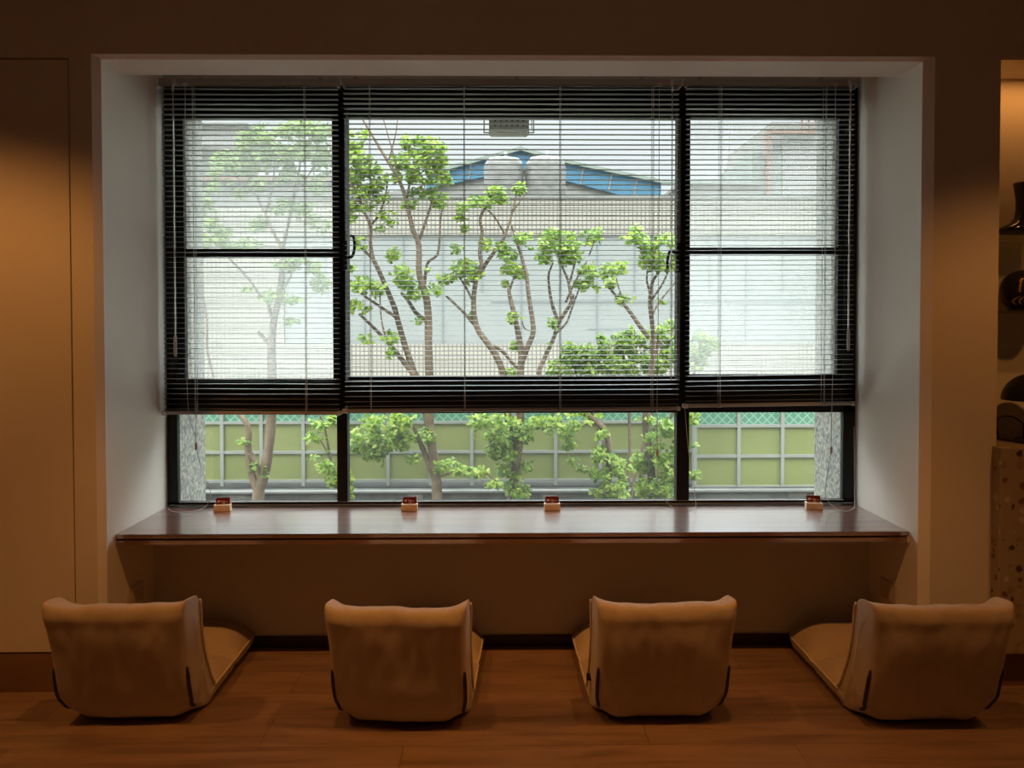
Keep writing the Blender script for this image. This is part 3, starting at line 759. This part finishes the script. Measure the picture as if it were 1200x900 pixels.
w = MB().box(-7, 2.25, 7.9, 8.3, -.9, ZA(600, 562.5, 8)-.052).build('fence_base', 'concrete_shaded', origin=(0, 8, -.9)); tag(w, 'concrete base wall under the long fence, darkened to look shaded', 'low wall')
w = empty('planter_wall', (-2, 7.3, -.9)); tag(w, 'weathered concrete planter wall with a pale cap in front of the fence', 'low wall')
zc_ = ZA(600, 574.5, 7.3)
MB().box(-7, 4, 7.3, 7.5, -.9, zc_-.018).build('wall_body', 'concrete', w); MB().box(-7, 4, 7.275, 7.34, zc_-.018, zc_).build('wall_cap', 'concrete_cap', w)

# ------------------------------------------------------------------ outside: trees
def leaf_cloud(mb, clusters, Y, spread, dens, size, rn):
    for (px, py, rx, ry) in clusters:
        k = int(dens*4.6*rx*ry)+16
        for _ in range(k):
            while True:
                a, b, c = rn.uniform(-1, 1), rn.uniform(-1, 1), rn.uniform(-1, 1)
                if a*a+b*b+c*c < 1: break
            # leaves gather in small sprays
            qx, qy = px+a*rx, py+b*ry
            if noise.noise(Vector((qx*.09, qy*.09, Y))) < -.18: continue
            p = at(qx, qy, Y+c*spread*min(rx, 22)/18)
            l = size*rn.uniform(.7, 1.25); wdt = l*rn.uniform(.30, .42)
            dr = Vector((rn.gauss(0, 1), rn.gauss(0, .8), rn.gauss(-.45, .6))).normalized()
            sd = dr.cross(Vector((rn.gauss(0, .4), rn.gauss(-.5, .5), 1))).normalized(); nn = dr.cross(sd)
            t = p+dr*l; m1 = p+dr*l*.45+sd*wdt+nn*l*.10; m2 = p+dr*l*.45-sd*wdt+nn*l*.10; q = p+dr*l*.72
            mb.add([p, m1, q+sd*wdt*.72+nn*l*.05, t, q-sd*wdt*.72+nn*l*.05, m2, p+dr*l*.5], [(0, 1, 6), (1, 2, 6), (2, 3, 6), (3, 4, 6), (4, 5, 6), (5, 0, 6)])
def tree(label, Y, limbs, clusters, seed, leaf='leaf_bright', dens=.42, size=.042, name='tree', group='trees in the planting strip outside', hang=True):
    rn = random.Random(seed)
    b0 = limbs[0][0][0]; base = at(b0[0], b0[1], Y)
    r = empty(name, (base.x, Y, -.9)); tag(r, label, 'tree', group)
    for j, (pts, w0, w1) in enumerate(limbs):
        P = [at(px, py, Y+.10*sin(px*.05+j*1.3)*min(1, max(0, (590-py)/200))) for px, py in pts]
        if j == 0 or pts[0][1] > 580: P = [Vector((P[0].x, P[0].y, -.92))]+P
        C = catmull(P, 5); m_ = len(C)
        rads = [(w0+(w1-w0)*i/(m_-1))/2/FPX*Y*(1+.10*noise.noise(Vector((i*.35, j, seed)))) for i in range(m_)]
        MB().tube(C, rads, 9).build('trunk' if j == 0 else 'branch', 'bark', r, smooth=True)
    mb = MB(); leaf_cloud(mb, clusters, Y, .35, dens, size, rn)
    mb.build('foliage', leaf, r)
    return r
G = None
tree('slender tree behind the left hazy pane, forked low with a broken stub', 6.2,
     [([(302, 590), (308, 560), (314, 530), (318, 490), (319, 440), (318, 405), (321, 375), (327, 345), (331, 310), (331, 285)], 15, 5),
      ([(302, 586), (296, 560), (291, 530), (291, 505), (287, 493), (279, 484), (270, 470)], 11, 4),
      ([(293, 530), (300, 543), (304, 560), (303, 578)], 6, 6),
      ([(319, 408), (311, 398), (302, 389)], 6, 4), ([(318, 372), (312, 350), (304, 345), (290, 325), (269, 303), (262, 290)], 4, 2), ([(327, 345), (340, 325), (347, 300)], 3, 2),
      ([(331, 290), (318, 268), (311, 250), (300, 228), (288, 200)], 4.5, 2), ([(311, 252), (318, 225), (322, 190), (318, 165)], 3, 1.5), ([(331, 290), (338, 262), (345, 225), (352, 190), (350, 165)], 4, 2),
      ([(300, 228), (275, 205), (262, 190)], 2.5, 1.2), ([(345, 225), (368, 195), (375, 165)], 2.5, 1.2), ([(250, 442), (243, 410), (242, 375), (238, 345)], 3, 2)],
     [(315, 155, 34, 12), (350, 150, 30, 9), (375, 155, 18, 12), (290, 165, 16, 12), (262, 195, 17, 22), (282, 190, 18, 18), (300, 185, 22, 16), (325, 180, 20, 14), (258, 215, 14, 10), (350, 178, 24, 16), (380, 185, 14, 18),
      (240, 232, 8, 12), (245, 255, 11, 14), (258, 275, 14, 12), (240, 280, 8, 10), (270, 285, 12, 8), (310, 210, 20, 12), (340, 205, 16, 12), (370, 215, 18, 12), (285, 225, 12, 8), (330, 240, 18, 10), (360, 245, 18, 10), (300, 262, 14, 8), (375, 262, 14, 9), (290, 285, 16, 8),
      (335, 310, 16, 8), (350, 305, 14, 7), (365, 312, 12, 8), (318, 345, 18, 7), (345, 352, 14, 5), (375, 330, 12, 12), (292, 338, 10, 4), (342, 375, 9, 3), (287, 517, 6, 4), (298, 545, 5, 8), (310, 552, 4, 8)], 5, 'leaf_mid', .30)
tree('small leafy sapling at the left mullion, thin and low', 5.7,
     [([(398, 590), (392, 560), (386, 530), (380, 500), (374, 485)], 4, 2), ([(388, 540), (378, 520), (368, 510)], 2, 1.5)],
     [(376, 497, 12, 6), (368, 511, 9, 6), (386, 512, 7, 5), (389, 490, 5, 6), (366, 538, 7, 4), (382, 545, 9, 8), (390, 560, 6, 10), (405, 560, 7, 14), (408, 575, 6, 10), (404, 585, 5, 5), (385, 530, 6, 4)], 15, 'leaf_bright', .38)
tree('tallest tree in the middle pane, thick trunk leaning left with leafy low branches', 6.0,
     [([(512, 590), (511, 560), (508, 535), (504, 508), (503, 480), (503, 440), (502, 405), (502, 375), (500, 352), (495, 335), (491, 318), (491, 298), (490, 284), (484, 270), (480, 253), (476, 235), (468, 212), (455, 190), (440, 165), (428, 145), (420, 130)], 13, 2),
      ([(509, 560), (500, 537), (491, 515), (485, 500), (478, 488)], 8, 3),
      ([(512, 575), (502, 500), (492, 455), (483, 430), (473, 400), (466, 375), (462, 360), (452, 336), (443, 315), (437, 303), (434, 285), (434, 265), (425, 245), (415, 222), (408, 200)], 9, 2.5),
      ([(488, 443), (470, 420), (455, 402), (440, 386), (421, 368)], 7, 3), ([(463, 371), (442, 357), (425, 345), (410, 328)], 4, 2), ([(437, 303), (425, 292), (414, 281)], 4, 2),
      ([(502, 378), (488, 367), (478, 352), (470, 343)], 6, 3), ([(497, 340), (499, 318), (502, 307), (512, 299), (515, 285), (516, 262), (518, 245)], 4, 2), ([(490, 284), (498, 262), (505, 240), (510, 220)], 4, 2),
      ([(476, 235), (482, 210), (495, 190), (505, 170)], 3, 1.5), ([(468, 212), (462, 185), (455, 160), (448, 135)], 2, 1), ([(455, 190), (463, 160), (466, 140)], 2, 1),
      ([(434, 265), (445, 250), (452, 228), (455, 205)], 3, 1.5), ([(425, 245), (418, 215), (420, 190)], 2.5, 1.5), ([(511, 560), (535, 553), (560, 550), (585, 566)], 3, 1.5), ([(453, 400), (447, 375), (445, 345)], 2.5, 1.5)],
     [(445, 494, 22, 8), (470, 493, 14, 9), (432, 508, 18, 14), (448, 515, 18, 14), (420, 520, 10, 10), (462, 505, 14, 9), (438, 531, 12, 8), (450, 541, 4, 5), (470, 520, 10, 8), (480, 513, 8, 7), (499, 510, 8, 9), (484, 537, 7, 5),
      (525, 543, 14, 6), (535, 549, 16, 6), (560, 553, 11, 6), (515, 549, 8, 5), (580, 567, 9, 5),
      (425, 333, 13, 10), (442, 336, 12, 9), (415, 358, 9, 8), (425, 360, 8, 6), (430, 395, 8, 6), (458, 395, 8, 7), (456, 410, 6, 7), (468, 318, 13, 9), (475, 330, 11, 9), (460, 298, 7, 9), (424, 284, 7, 9), (507, 340, 11, 8), (484, 344, 9, 6), (411, 313, 4, 5), (489, 375, 4, 3), (500, 315, 4, 3),
      (483, 165, 14, 9), (505, 172, 20, 10), (490, 185, 24, 12), (515, 190, 10, 12), (500, 205, 20, 10), (475, 205, 16, 9), (520, 208, 10, 8), (490, 225, 12, 7), (512, 228, 12, 6), (515, 238, 8, 5), (480, 238, 9, 5),
      (413, 165, 10, 14), (424, 160, 9, 9), (420, 182, 15, 10), (432, 195, 14, 10), (414, 205, 12, 10), (445, 205, 12, 8), (425, 222, 14, 8), (440, 218, 10, 7), (412, 240, 8, 7), (430, 240, 12, 6), (448, 232, 9, 6), (452, 250, 10, 6), (461, 258, 7, 5), (446, 268, 6, 4), (410, 255, 5, 6), (466, 190, 10, 8)], 6, 'leaf_bright', .46)
tree('middle tree with an ivy-covered trunk base and several thin stems', 6.3,
     [([(600, 590), (603, 560), (608, 520), (610, 480), (610, 440), (611, 415), (608, 395), (603, 370), (598, 350), (596, 338)], 13, 4),
      ([(602, 540), (594, 480), (590, 440), (580, 415), (571, 402), (561, 388), (556, 372), (555, 350), (558, 328), (564, 312), (562, 295), (565, 272), (563, 255), (575, 232)], 9, 3),
      ([(560, 386), (548, 371), (535, 358), (523, 347)], 4, 2.5), ([(608, 432), (600, 425), (590, 413), (578, 405)], 4, 4), ([(610, 428), (619, 405), (625, 388), (622, 362), (619, 342), (617, 322), (611, 300), (605, 282), (600, 265)], 7, 2.5),
      ([(558, 328), (570, 308), (583, 290), (592, 275), (600, 250), (605, 228)], 5, 2), ([(554, 352), (545, 335), (538, 325)], 3, 2), ([(592, 275), (580, 255), (570, 245)], 2.5, 1.5), ([(625, 388), (615, 385), (611, 372)], 2, 1.5), ([(600, 250), (610, 235), (618, 225)], 2, 1), ([(597, 340), (603, 325), (612, 318)], 3, 2)],
     [(543, 312, 14, 10), (550, 322, 12, 9), (530, 325, 10, 6), (533, 290, 7, 6), (520, 327, 8, 4), (558, 318, 8, 8), (548, 242, 13, 7), (565, 235, 16, 7), (580, 223, 11, 6), (608, 220, 7, 6), (540, 252, 7, 6), (544, 266, 4, 4), (588, 232, 7, 5),
      (573, 285, 10, 6), (588, 288, 10, 7), (595, 298, 12, 6), (615, 278, 14, 6), (625, 285, 8, 6), (600, 314, 13, 7), (594, 330, 4, 5), (608, 320, 8, 5), (596, 368, 10, 5), (603, 374, 8, 5), (603, 403, 4, 6), (598, 436, 7, 5), (552, 370, 3, 3),
      (560, 492, 18, 7), (585, 494, 22, 9), (615, 495, 20, 8), (635, 493, 14, 7), (570, 507, 16, 8), (592, 512, 18, 10), (612, 510, 14, 9), (582, 527, 13, 10), (598, 532, 12, 10), (590, 548, 9, 9), (604, 552, 9, 11), (600, 570, 9, 10), (612, 575, 8, 8), (606, 583, 10, 5), (616, 545, 6, 7)], 8, 'leaf_bright', .50)
tree('tree right of the ivy-covered one, crown spreading wide just below the tile band', 6.5,
     [([(715, 590), (713, 560), (714, 530), (709, 505), (690, 488), (665, 470), (645, 455), (632, 438), (640, 416), (649, 396), (655, 378), (668, 357), (672, 345)], 9, 4),
      ([(655, 378), (648, 360), (644, 340), (643, 322), (648, 308)], 5, 2), ([(670, 352), (666, 330), (660, 315), (655, 300)], 4, 2), ([(668, 330), (672, 315), (676, 300)], 3, 1.5), ([(652, 390), (664, 378), (670, 362), (678, 340)], 3, 2), ([(690, 300), (694, 290), (698, 278)], 2, 1), ([(663, 354), (674, 330), (688, 306)], 3, 1.5)],
     [(650, 272, 12, 6), (640, 285, 14, 9), (655, 290, 14, 9), (672, 272, 10, 6), (680, 270, 9, 5), (668, 288, 14, 9), (640, 300, 12, 8), (655, 305, 13, 8), (672, 300, 12, 8), (685, 290, 9, 7), (700, 274, 9, 8), (692, 285, 7, 7), (690, 318, 12, 10), (682, 332, 9, 7), (697, 330, 7, 8), (715, 315, 12, 8), (727, 312, 9, 7), (706, 325, 8, 5), (648, 378, 4, 5), (640, 404, 6, 6),
      (665, 492, 20, 8), (690, 490, 20, 9), (655, 505, 14, 8), (680, 508, 18, 8), (700, 505, 14, 9), (665, 520, 10, 7), (672, 540, 6, 5), (682, 548, 7, 4), (700, 530, 14, 9), (715, 540, 16, 10), (730, 550, 14, 10), (705, 555, 14, 9), (720, 567, 16, 9), (700, 572, 10, 6), (725, 580, 14, 6), (708, 583, 10, 4)], 9, 'leaf_bright', .46)
tree('rightmost tree by the right mullion, bare lower trunk and rounded crown', 5.6,
     [([(768, 590), (764, 560), (761, 530), (757, 505), (757, 480), (762, 445), (766, 410), (765, 385), (762, 360), (762, 345), (765, 330), (774, 316)], 11, 3),
      ([(762, 345), (758, 328), (759, 315)], 3, 2), ([(763, 352), (775, 335), (783, 318), (786, 305)], 3, 1.5), ([(764, 370), (772, 355), (784, 340), (792, 330)], 2.5, 1.5), ([(760, 395), (751, 384), (742, 371), (733, 359), (722, 347), (708, 330)], 6, 3), ([(733, 359), (726, 340), (722, 325)], 2, 1.2), ([(766, 420), (771, 405), (775, 400)], 5, 4), ([(750, 560), (757, 530), (768, 500)], 3, 2)],
     [(740, 274, 13, 6), (750, 282, 16, 8), (778, 282, 16, 8), (788, 292, 10, 9), (768, 296, 16, 9), (757, 305, 10, 7), (785, 308, 10, 8), (772, 310, 12, 7), (745, 268, 5, 4), (760, 290, 10, 6), (730, 350, 8, 6), (737, 353, 6, 5), (715, 330, 7, 6), (774, 352, 3, 2),
      (770, 495, 14, 8), (785, 500, 10, 10), (770, 512, 16, 9), (785, 525, 10, 12), (752, 490, 7, 6), (748, 537, 9, 8), (755, 547, 7, 6), (775, 538, 12, 9), (785, 555, 10, 10), (760, 565, 12, 8), (750, 572, 8, 7), (775, 572, 14, 9), (785, 583, 9, 6), (758, 583, 9, 4), (765, 525, 8, 6), (812, 490, 5, 8), (817, 517, 6, 5), (814, 555, 6, 4)], 10, 'leaf_bright', .50)
# round shrub between the two right trees
def shrub(label, Y, base, clusters, seed, stems):
    rn = random.Random(seed); b = at(*base, Y)
    r = empty('leafy_shrub', (b.x, Y, -.9)); tag(r, label, 'shrub')
    for j, pts in enumerate(stems):
        P = [at(x, y, Y) for x, y in pts]; MB().tube(catmull([Vector((P[0].x, Y, -.92))]+P, 4), [.02]*4+[.012]*60 if False else .014, 7).build('stem', 'bark', r, smooth=True)
    mb = MB(); leaf_cloud(mb, clusters, Y, .22, .50, .042, rn); mb.build('foliage', 'leaf_bright', r)
shrub('dense rounded shrub with bright leaves below the right crowns', 6.95, (735, 580),
      [(660, 430, 18, 12), (675, 415, 18, 12), (695, 412, 16, 12), (665, 405, 10, 7), (715, 405, 16, 14), (735, 400, 16, 16), (720, 425, 20, 14), (745, 425, 18, 14), (760, 395, 14, 14), (778, 390, 14, 12), (790, 380, 8, 8), (765, 425, 18, 14), (785, 415, 12, 16), (690, 432, 18, 10), (740, 385, 10, 6), (648, 437, 8, 5), (705, 395, 6, 5),
       (820, 395, 10, 8), (828, 405, 12, 10), (815, 412, 10, 10), (835, 400, 8, 7), (820, 425, 10, 8)], 12,
      [[(735, 590), (738, 520), (735, 450), (730, 415)], [(740, 580), (760, 500), (775, 440), (785, 395)], [(732, 580), (700, 500), (680, 450), (670, 420)], [(760, 560), (790, 480), (812, 440), (824, 410)]])

# ------------------------------------------------------------------ outside: buildings
YBD = 18.0
fb = empty('factory_building', (0, YBD, -.9)); tag(fb, 'long factory building with cream tiled bands and blue-grey panels', 'building')
z0, z1 = ZA(600, 403, YBD), ZA(600, 276, YBD); ztop = ZA(600, 232, YBD)
xs0 = XA(333, 350, YBD); xe = 16
MB().box(-16, xe, YBD, YBD+.4, -.9, z0).build('tile_band', 'cream_tile', fb)
MB().box(xs0, xe, YBD, YBD+.4, z1, ztop).build('tile_band', 'cream_tile', fb)
MB().box(-16, xs0, YBD, YBD+.4, z0, ztop-.2).build('tile_band', 'cream_tile', fb)
pb = MB().box(xs0, xe, YBD+.06, YBD+.4, z0, z1).build('panel_band', 'blue_grey_panel', fb)
j = MB()
for i, px in enumerate((381, 427, 473, 519, 565, 611, 657, 700, 744, 787, 832, 875, 918, 960)):
    x = XA(px, 340, YBD); zz0 = z0 if i % 2 else ZA(600, 342, YBD); j.box(x-.012, x+.012, YBD+.04, YBD+.06, zz0, z1)
j.box(XA(575, 354, YBD), xe, YBD+.045, YBD+.06, ZA(600, 354, YBD)-.012, ZA(600, 354, YBD)+.012); j.box(XA(690, 386, YBD), XA(745, 386, YBD), YBD+.045, YBD+.06, ZA(600, 386, YBD)-.01, ZA(600, 386, YBD)+.01)
j.build('panel_joint', 'panel_joint', pb)
MB().box(xs0, xe, YBD-.05, YBD+.45, ztop, ztop+.06).build('parapet_cap', 'concrete_cap', fb)
MB().box(-16, xe, YBD+.4, YBD+5, -.9, ztop-.25).build('building_mass', 'grey_sheet', fb)
# gable hall behind
YG = 26
def pz(pts, Y): return [(at(x, y, Y).x, at(x, y, Y).z) for x, y in pts]
gh = empty('gable_hall', (0, YG, -.9)); tag(gh, 'industrial hall behind with a bright blue gable fascia', 'building')
MB().prism(pz([(430, 462), (430, 228), (523, 216), (610, 178), (664, 193), (775, 232), (840, 232), (840, 462)], YG), YG+.05, YG+8).build('gable_wall', 'grey_sheet', gh)
MB().prism(pz([(500, 205), (610, 176), (664, 192), (774, 214), (774, 233), (745, 234), (664, 213), (610, 199), (500, 222)], YG), YG-.1, YG+.06).build('fascia', 'roof_blue', gh)
MB().prism(pz([(500, 203), (610, 173.5), (664, 189), (774, 212), (840, 213), (840, 216), (774, 216), (664, 193), (610, 178), (500, 207)], YG), YG-.25, YG-.05).build('roof_edge', 'roof_edge', gh)
s = MB()
for x, a, b in ((551, 192, 212), (682, 196, 217), (715, 203, 225), (744, 209, 233)):
    p, q = at(x+1.5, a, YG), at(x-2, b, YG); s.tube([(p.x, YG-.12, p.z), (q.x, YG-.12, q.z)], .03, 5)
s.build('fascia_seam', 'pale_wall', gh)
# two wrapped tanks on the roof
def tank(x0, x1, yt, label):
    Y = 20.5
    a, b = at(x0, yt, Y), at(x1, 236, Y); W2 = (b.x-a.x)/2; cx = (a.x+b.x)/2; H = a.z-b.z
    prof = [(W2*.98, b.z), (W2, b.z+.3), (W2*.985, b.z+H*.75), (W2*.93, b.z+H*.86), (W2*.78, b.z+H*.94), (W2*.4, b.z+H*.985), (.02, a.z)]
    r = empty('roof_tank', (cx, Y+W2, b.z)); tag(r, label, 'tank', 'wrapped tanks on the factory roof')
    mb = MB(); vs = []; n = 40
    for rad, z in prof:
        for k in range(n):
            t = 2*pi*k/n; c_, s_ = cos(t), sin(t); q = (abs(c_)**3.2+abs(s_)**3.2)**(-1/3.2)
            rr = rad*q*(1+.02*sin(7*t+z*3)); vs.append((cx+rr*c_, Y+W2+rr*s_, z))
    Lp = len(prof)
    mb.add(vs, [(i*n+k, i*n+(k+1) % n, (i+1)*n+(k+1) % n, (i+1)*n+k) for i in range(Lp-1) for k in range(n)]+[tuple((Lp-1)*n+k for k in range(n))])
    mb.build('tank_body', 'white_wrap', r, smooth=True)
    MB().lathe([(.05, a.z-.03), (.05, a.z+.12), (.03, a.z+.14)], cx+W2*.1, Y+W2, 10).build('tank_valve', 'grey_alu', r)
tank(566.5, 614, 179, 'left wrapped white tank in front of the blue gable'); tank(616, 664.5, 178, 'right wrapped white tank in front of the blue gable')
# low roofs and towers farther away
YT = 40
tbk = empty('tower_block', (XA(930, 200, YT), YT, -.9)); tag(tbk, 'tall pale tower block with scaffold netting behind the right pane', 'building')
pzz = lambda x0, x1, y0, y1, Y, d: MB().box(XA(x0, y0, Y), XA(x1, y0, Y), Y, Y+d, ZA(600, y1, Y), ZA(600, y0, Y))
pzz(905, 1010, 142, 300, YT, 8).build('tower_wall', 'pale_wall', tbk)
pzz(882, 916, 178, 300, YT-.4, 6).build('netting', 'green_net', tbk); pzz(917, 1010, 150, 300, YT-.2, 3).build('tiled_face', 'grey_tile', tbk)
pzz(899.5, 903.5, 152, 300, YT-.8, .5).build('mast_strip', 'red_paint', tbk)
pzz(903, 960, 152, 155, YT-.8, .5).build('top_beam', 'red_paint', tbk)
sc_ = MB()
for k in range(6):
    pass
for x in (940, 948, 956): a = at(x, 156, YT-.8); b = at(x, 136, YT-.8); sc_.tube([a, b], .05, 5)
a, b = at(937, 140, YT-.8), at(960, 140, YT-.8); sc_.tube([a, b], .05, 5); sc_.build('scaffold_frame', 'red_paint', tbk)
YM = 50
mast = empty('lattice_mast', (XA(852, 220, YM), YM, -.9)); tag(mast, 'small red lattice mast with a thin wire above the right factory roof', 'mast')
lm = MB()
for dx in (-3.5, 3.5):
    lm.tube([at(852+dx, 250, YM), at(852+dx*.6, 200, YM)], .07, 5)
for k in range(6):
    y = 203+k*7; lm.tube([at(849, y, YM), at(855.5, y+6, YM)], .05, 5); lm.tube([at(855.5, y, YM), at(849, y+6, YM)], .05, 5)
lm.tube([at(852, 250, YM), at(852, 200, YM)], .06, 5)
lm.build('lattice', 'red_paint', mast); MB().tube([at(853, 200, YM), at(855, 165, YM), at(857, 120, YM)], .035, 5).build('wire', 'grey_alu', mast)
h = empty('flat_roof_block', (XA(850, 225, 34), 34, -.9)); tag(h, 'low pale flat-roofed block behind the right pane', 'building')
pzz(800, 890, 217, 300, 34, 5).build('block_wall', 'pale_wall', h); pzz(795, 893, 213.5, 217, 33.8, 5.4).build('roof_slab', 'concrete_cap', h)
h = empty('apartment_house', (XA(255, 180, 30), 30, -.9)); tag(h, 'pale tiled apartment house behind the upper left tree', 'building')
pzz(190, 283, 148, 172, 30, 5).build('upper_storey', 'grey_tile', h); pzz(180, 262, 172, 300, 31, 4).build('house_wall', 'blue_grey_panel', h); pzz(186, 290, 145, 148, 29.8, 5.4).build('roof_slab', 'concrete_cap', h)
h = empty('low_house', (XA(300, 225, 25), 25, -.9)); tag(h, 'low pale house with a faded red roof strip behind the left trees', 'building')
pzz(150, 405, 218, 560, 25, 4).build('house_wall', 'pale_wall', h); pzz(150, 405, 207, 212, 24.7, 4.6).build('roof_strip', 'red_paint', h); pzz(150, 405, 212, 218, 24.9, 4.4).build('roof_slab', 'concrete_cap', h)

# perforated vent hanging under the eave
YV = 4.55
vt = empty('perforated_vent', (XA(597, 150, YV), YV, ZA(597, 153, YV))); tag(vt, 'grey perforated vent box hanging outside the top of the window', 'vent')
a, b = at(573, 132, YV), at(620.5, 153, YV)
pl = [(a.x, 2.60), (b.x, 2.60), (b.x-.003, b.z+.01), (b.x-.015, b.z), (a.x+.01, b.z), (a.x, b.z+.01)]
bx = MB().prism(pl, YV, YV+.16).build('vent_box', 'vent_metal', vt, bevel=.002)
hl = MB()
for r_ in range(2):
    for c_ in range(6):
        p = at(580.3+c_*6.6, 141.6+r_*5.3, YV); hl.tube([(p.x, YV-.0015, p.z), (p.x, YV+.004, p.z)], .0062, 10)
hl.build('vent_hole', 'hole_dark', bx)
wr = MB()
for px in (567.2, 625.5): p = at(px, 155, YV); wr.tube([(p.x, YV+.02, p.z), (p.x, YV+.02, 2.62)], .0042, 6)
p = at(623.5, 150, YV); wr.tube([(p.x, YV+.06, p.z), (p.x, YV+.06, 2.62)], .003, 6)
p, q = at(567, 154.5, YV), at(626, 154.5, YV); wr.tube([(p.x, YV+.02, p.z), (q.x, YV+.02, q.z)], .004, 6)
for k in range(8):
    p = at(573.5+k*6.6, 153, YV); wr.tube([(p.x, YV+.02, p.z+.03), (p.x, YV+.02, p.z-.02)], .003, 5)
wr.build('wire_guard', 'vent_metal', vt)

# ------------------------------------------------------------------ light
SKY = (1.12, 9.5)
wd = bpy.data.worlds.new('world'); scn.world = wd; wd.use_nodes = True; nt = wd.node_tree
bg = nt.nodes['Background']
tc = nt.nodes.new('ShaderNodeTexCoord'); nz = nt.nodes.new('ShaderNodeTexNoise'); nz.inputs['Scale'].default_value = 2.2; nz.inputs['Detail'].default_value = 5
mp = nt.nodes.new('ShaderNodeMapping'); mp.inputs['Scale'].default_value = (1, 1, 2.5)
nt.links.new(tc.outputs['Generated'], mp.inputs['Vector']); nt.links.new(mp.outputs[0], nz.inputs['Vector'])
cr = nt.nodes.new('ShaderNodeValToRGB'); cr.color_ramp.elements[0].position = .35; cr.color_ramp.elements[0].color = (.80, .90, .96, 1)
cr.color_ramp.elements[1].position = .65; cr.color_ramp.elements[1].color = (.92, .97, .99, 1)
nt.links.new(nz.outputs['Fac'], cr.inputs['Fac']); nt.links.new(cr.outputs[0], bg.inputs['Color'])
# sky strongly brightened above the window's view to add daylight indoors
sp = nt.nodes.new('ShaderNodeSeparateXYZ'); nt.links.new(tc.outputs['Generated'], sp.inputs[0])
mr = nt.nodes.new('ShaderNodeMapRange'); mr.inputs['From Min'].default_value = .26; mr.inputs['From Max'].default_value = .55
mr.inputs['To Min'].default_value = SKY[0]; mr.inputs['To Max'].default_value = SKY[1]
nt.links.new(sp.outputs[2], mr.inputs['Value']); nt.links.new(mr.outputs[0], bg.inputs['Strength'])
def light(name, typ, loc, energy, color, **kw):
    l = bpy.data.lights.new(name, typ); l.energy = energy; l.color = color
    for k, v in kw.items(): setattr(l, k, v)
    o = bpy.data.objects.new(name, l); col.objects.link(o); o.location = loc; return o
sun = light('sun', 'SUN', (0, 0, 12), 2.5, (1, .96, .88), angle=math.radians(12))
sun.rotation_euler = Vector((.28, .62, -1)).to_track_quat('-Z', 'Y').to_euler()
WARM = (1.0, .41, .095)
for i, (x, y, e, sp) in enumerate(((-1.95, 1.72, 58, 116), (-.55, 1.72, 54, 84), (.60, 1.72, 54, 84), (1.95, 1.72, 36, 106))):
    light('downlight', 'SPOT', (x, y, CEIL-.04), e, WARM, spot_size=math.radians(sp), spot_blend=.42, shadow_soft_size=.035)
light('niche_lamp', 'AREA', (NX0+.28, D1+.10, NZ1-.004), .9, WARM, shape='RECTANGLE', size=.5, size_y=.03)

# ------------------------------------------------------------------ look
vs_ = scn.view_settings
vs_.view_transform = 'Standard'; vs_.look = 'None'; vs_.gamma = 1; vs_.use_curve_mapping = False; vs_.exposure = 0.0
try:
    scn.cycles.max_bounces = 10; scn.cycles.transparent_max_bounces = 16; scn.cycles.use_denoising = True
    scn.cycles.sample_clamp_indirect = 6
except Exception: pass
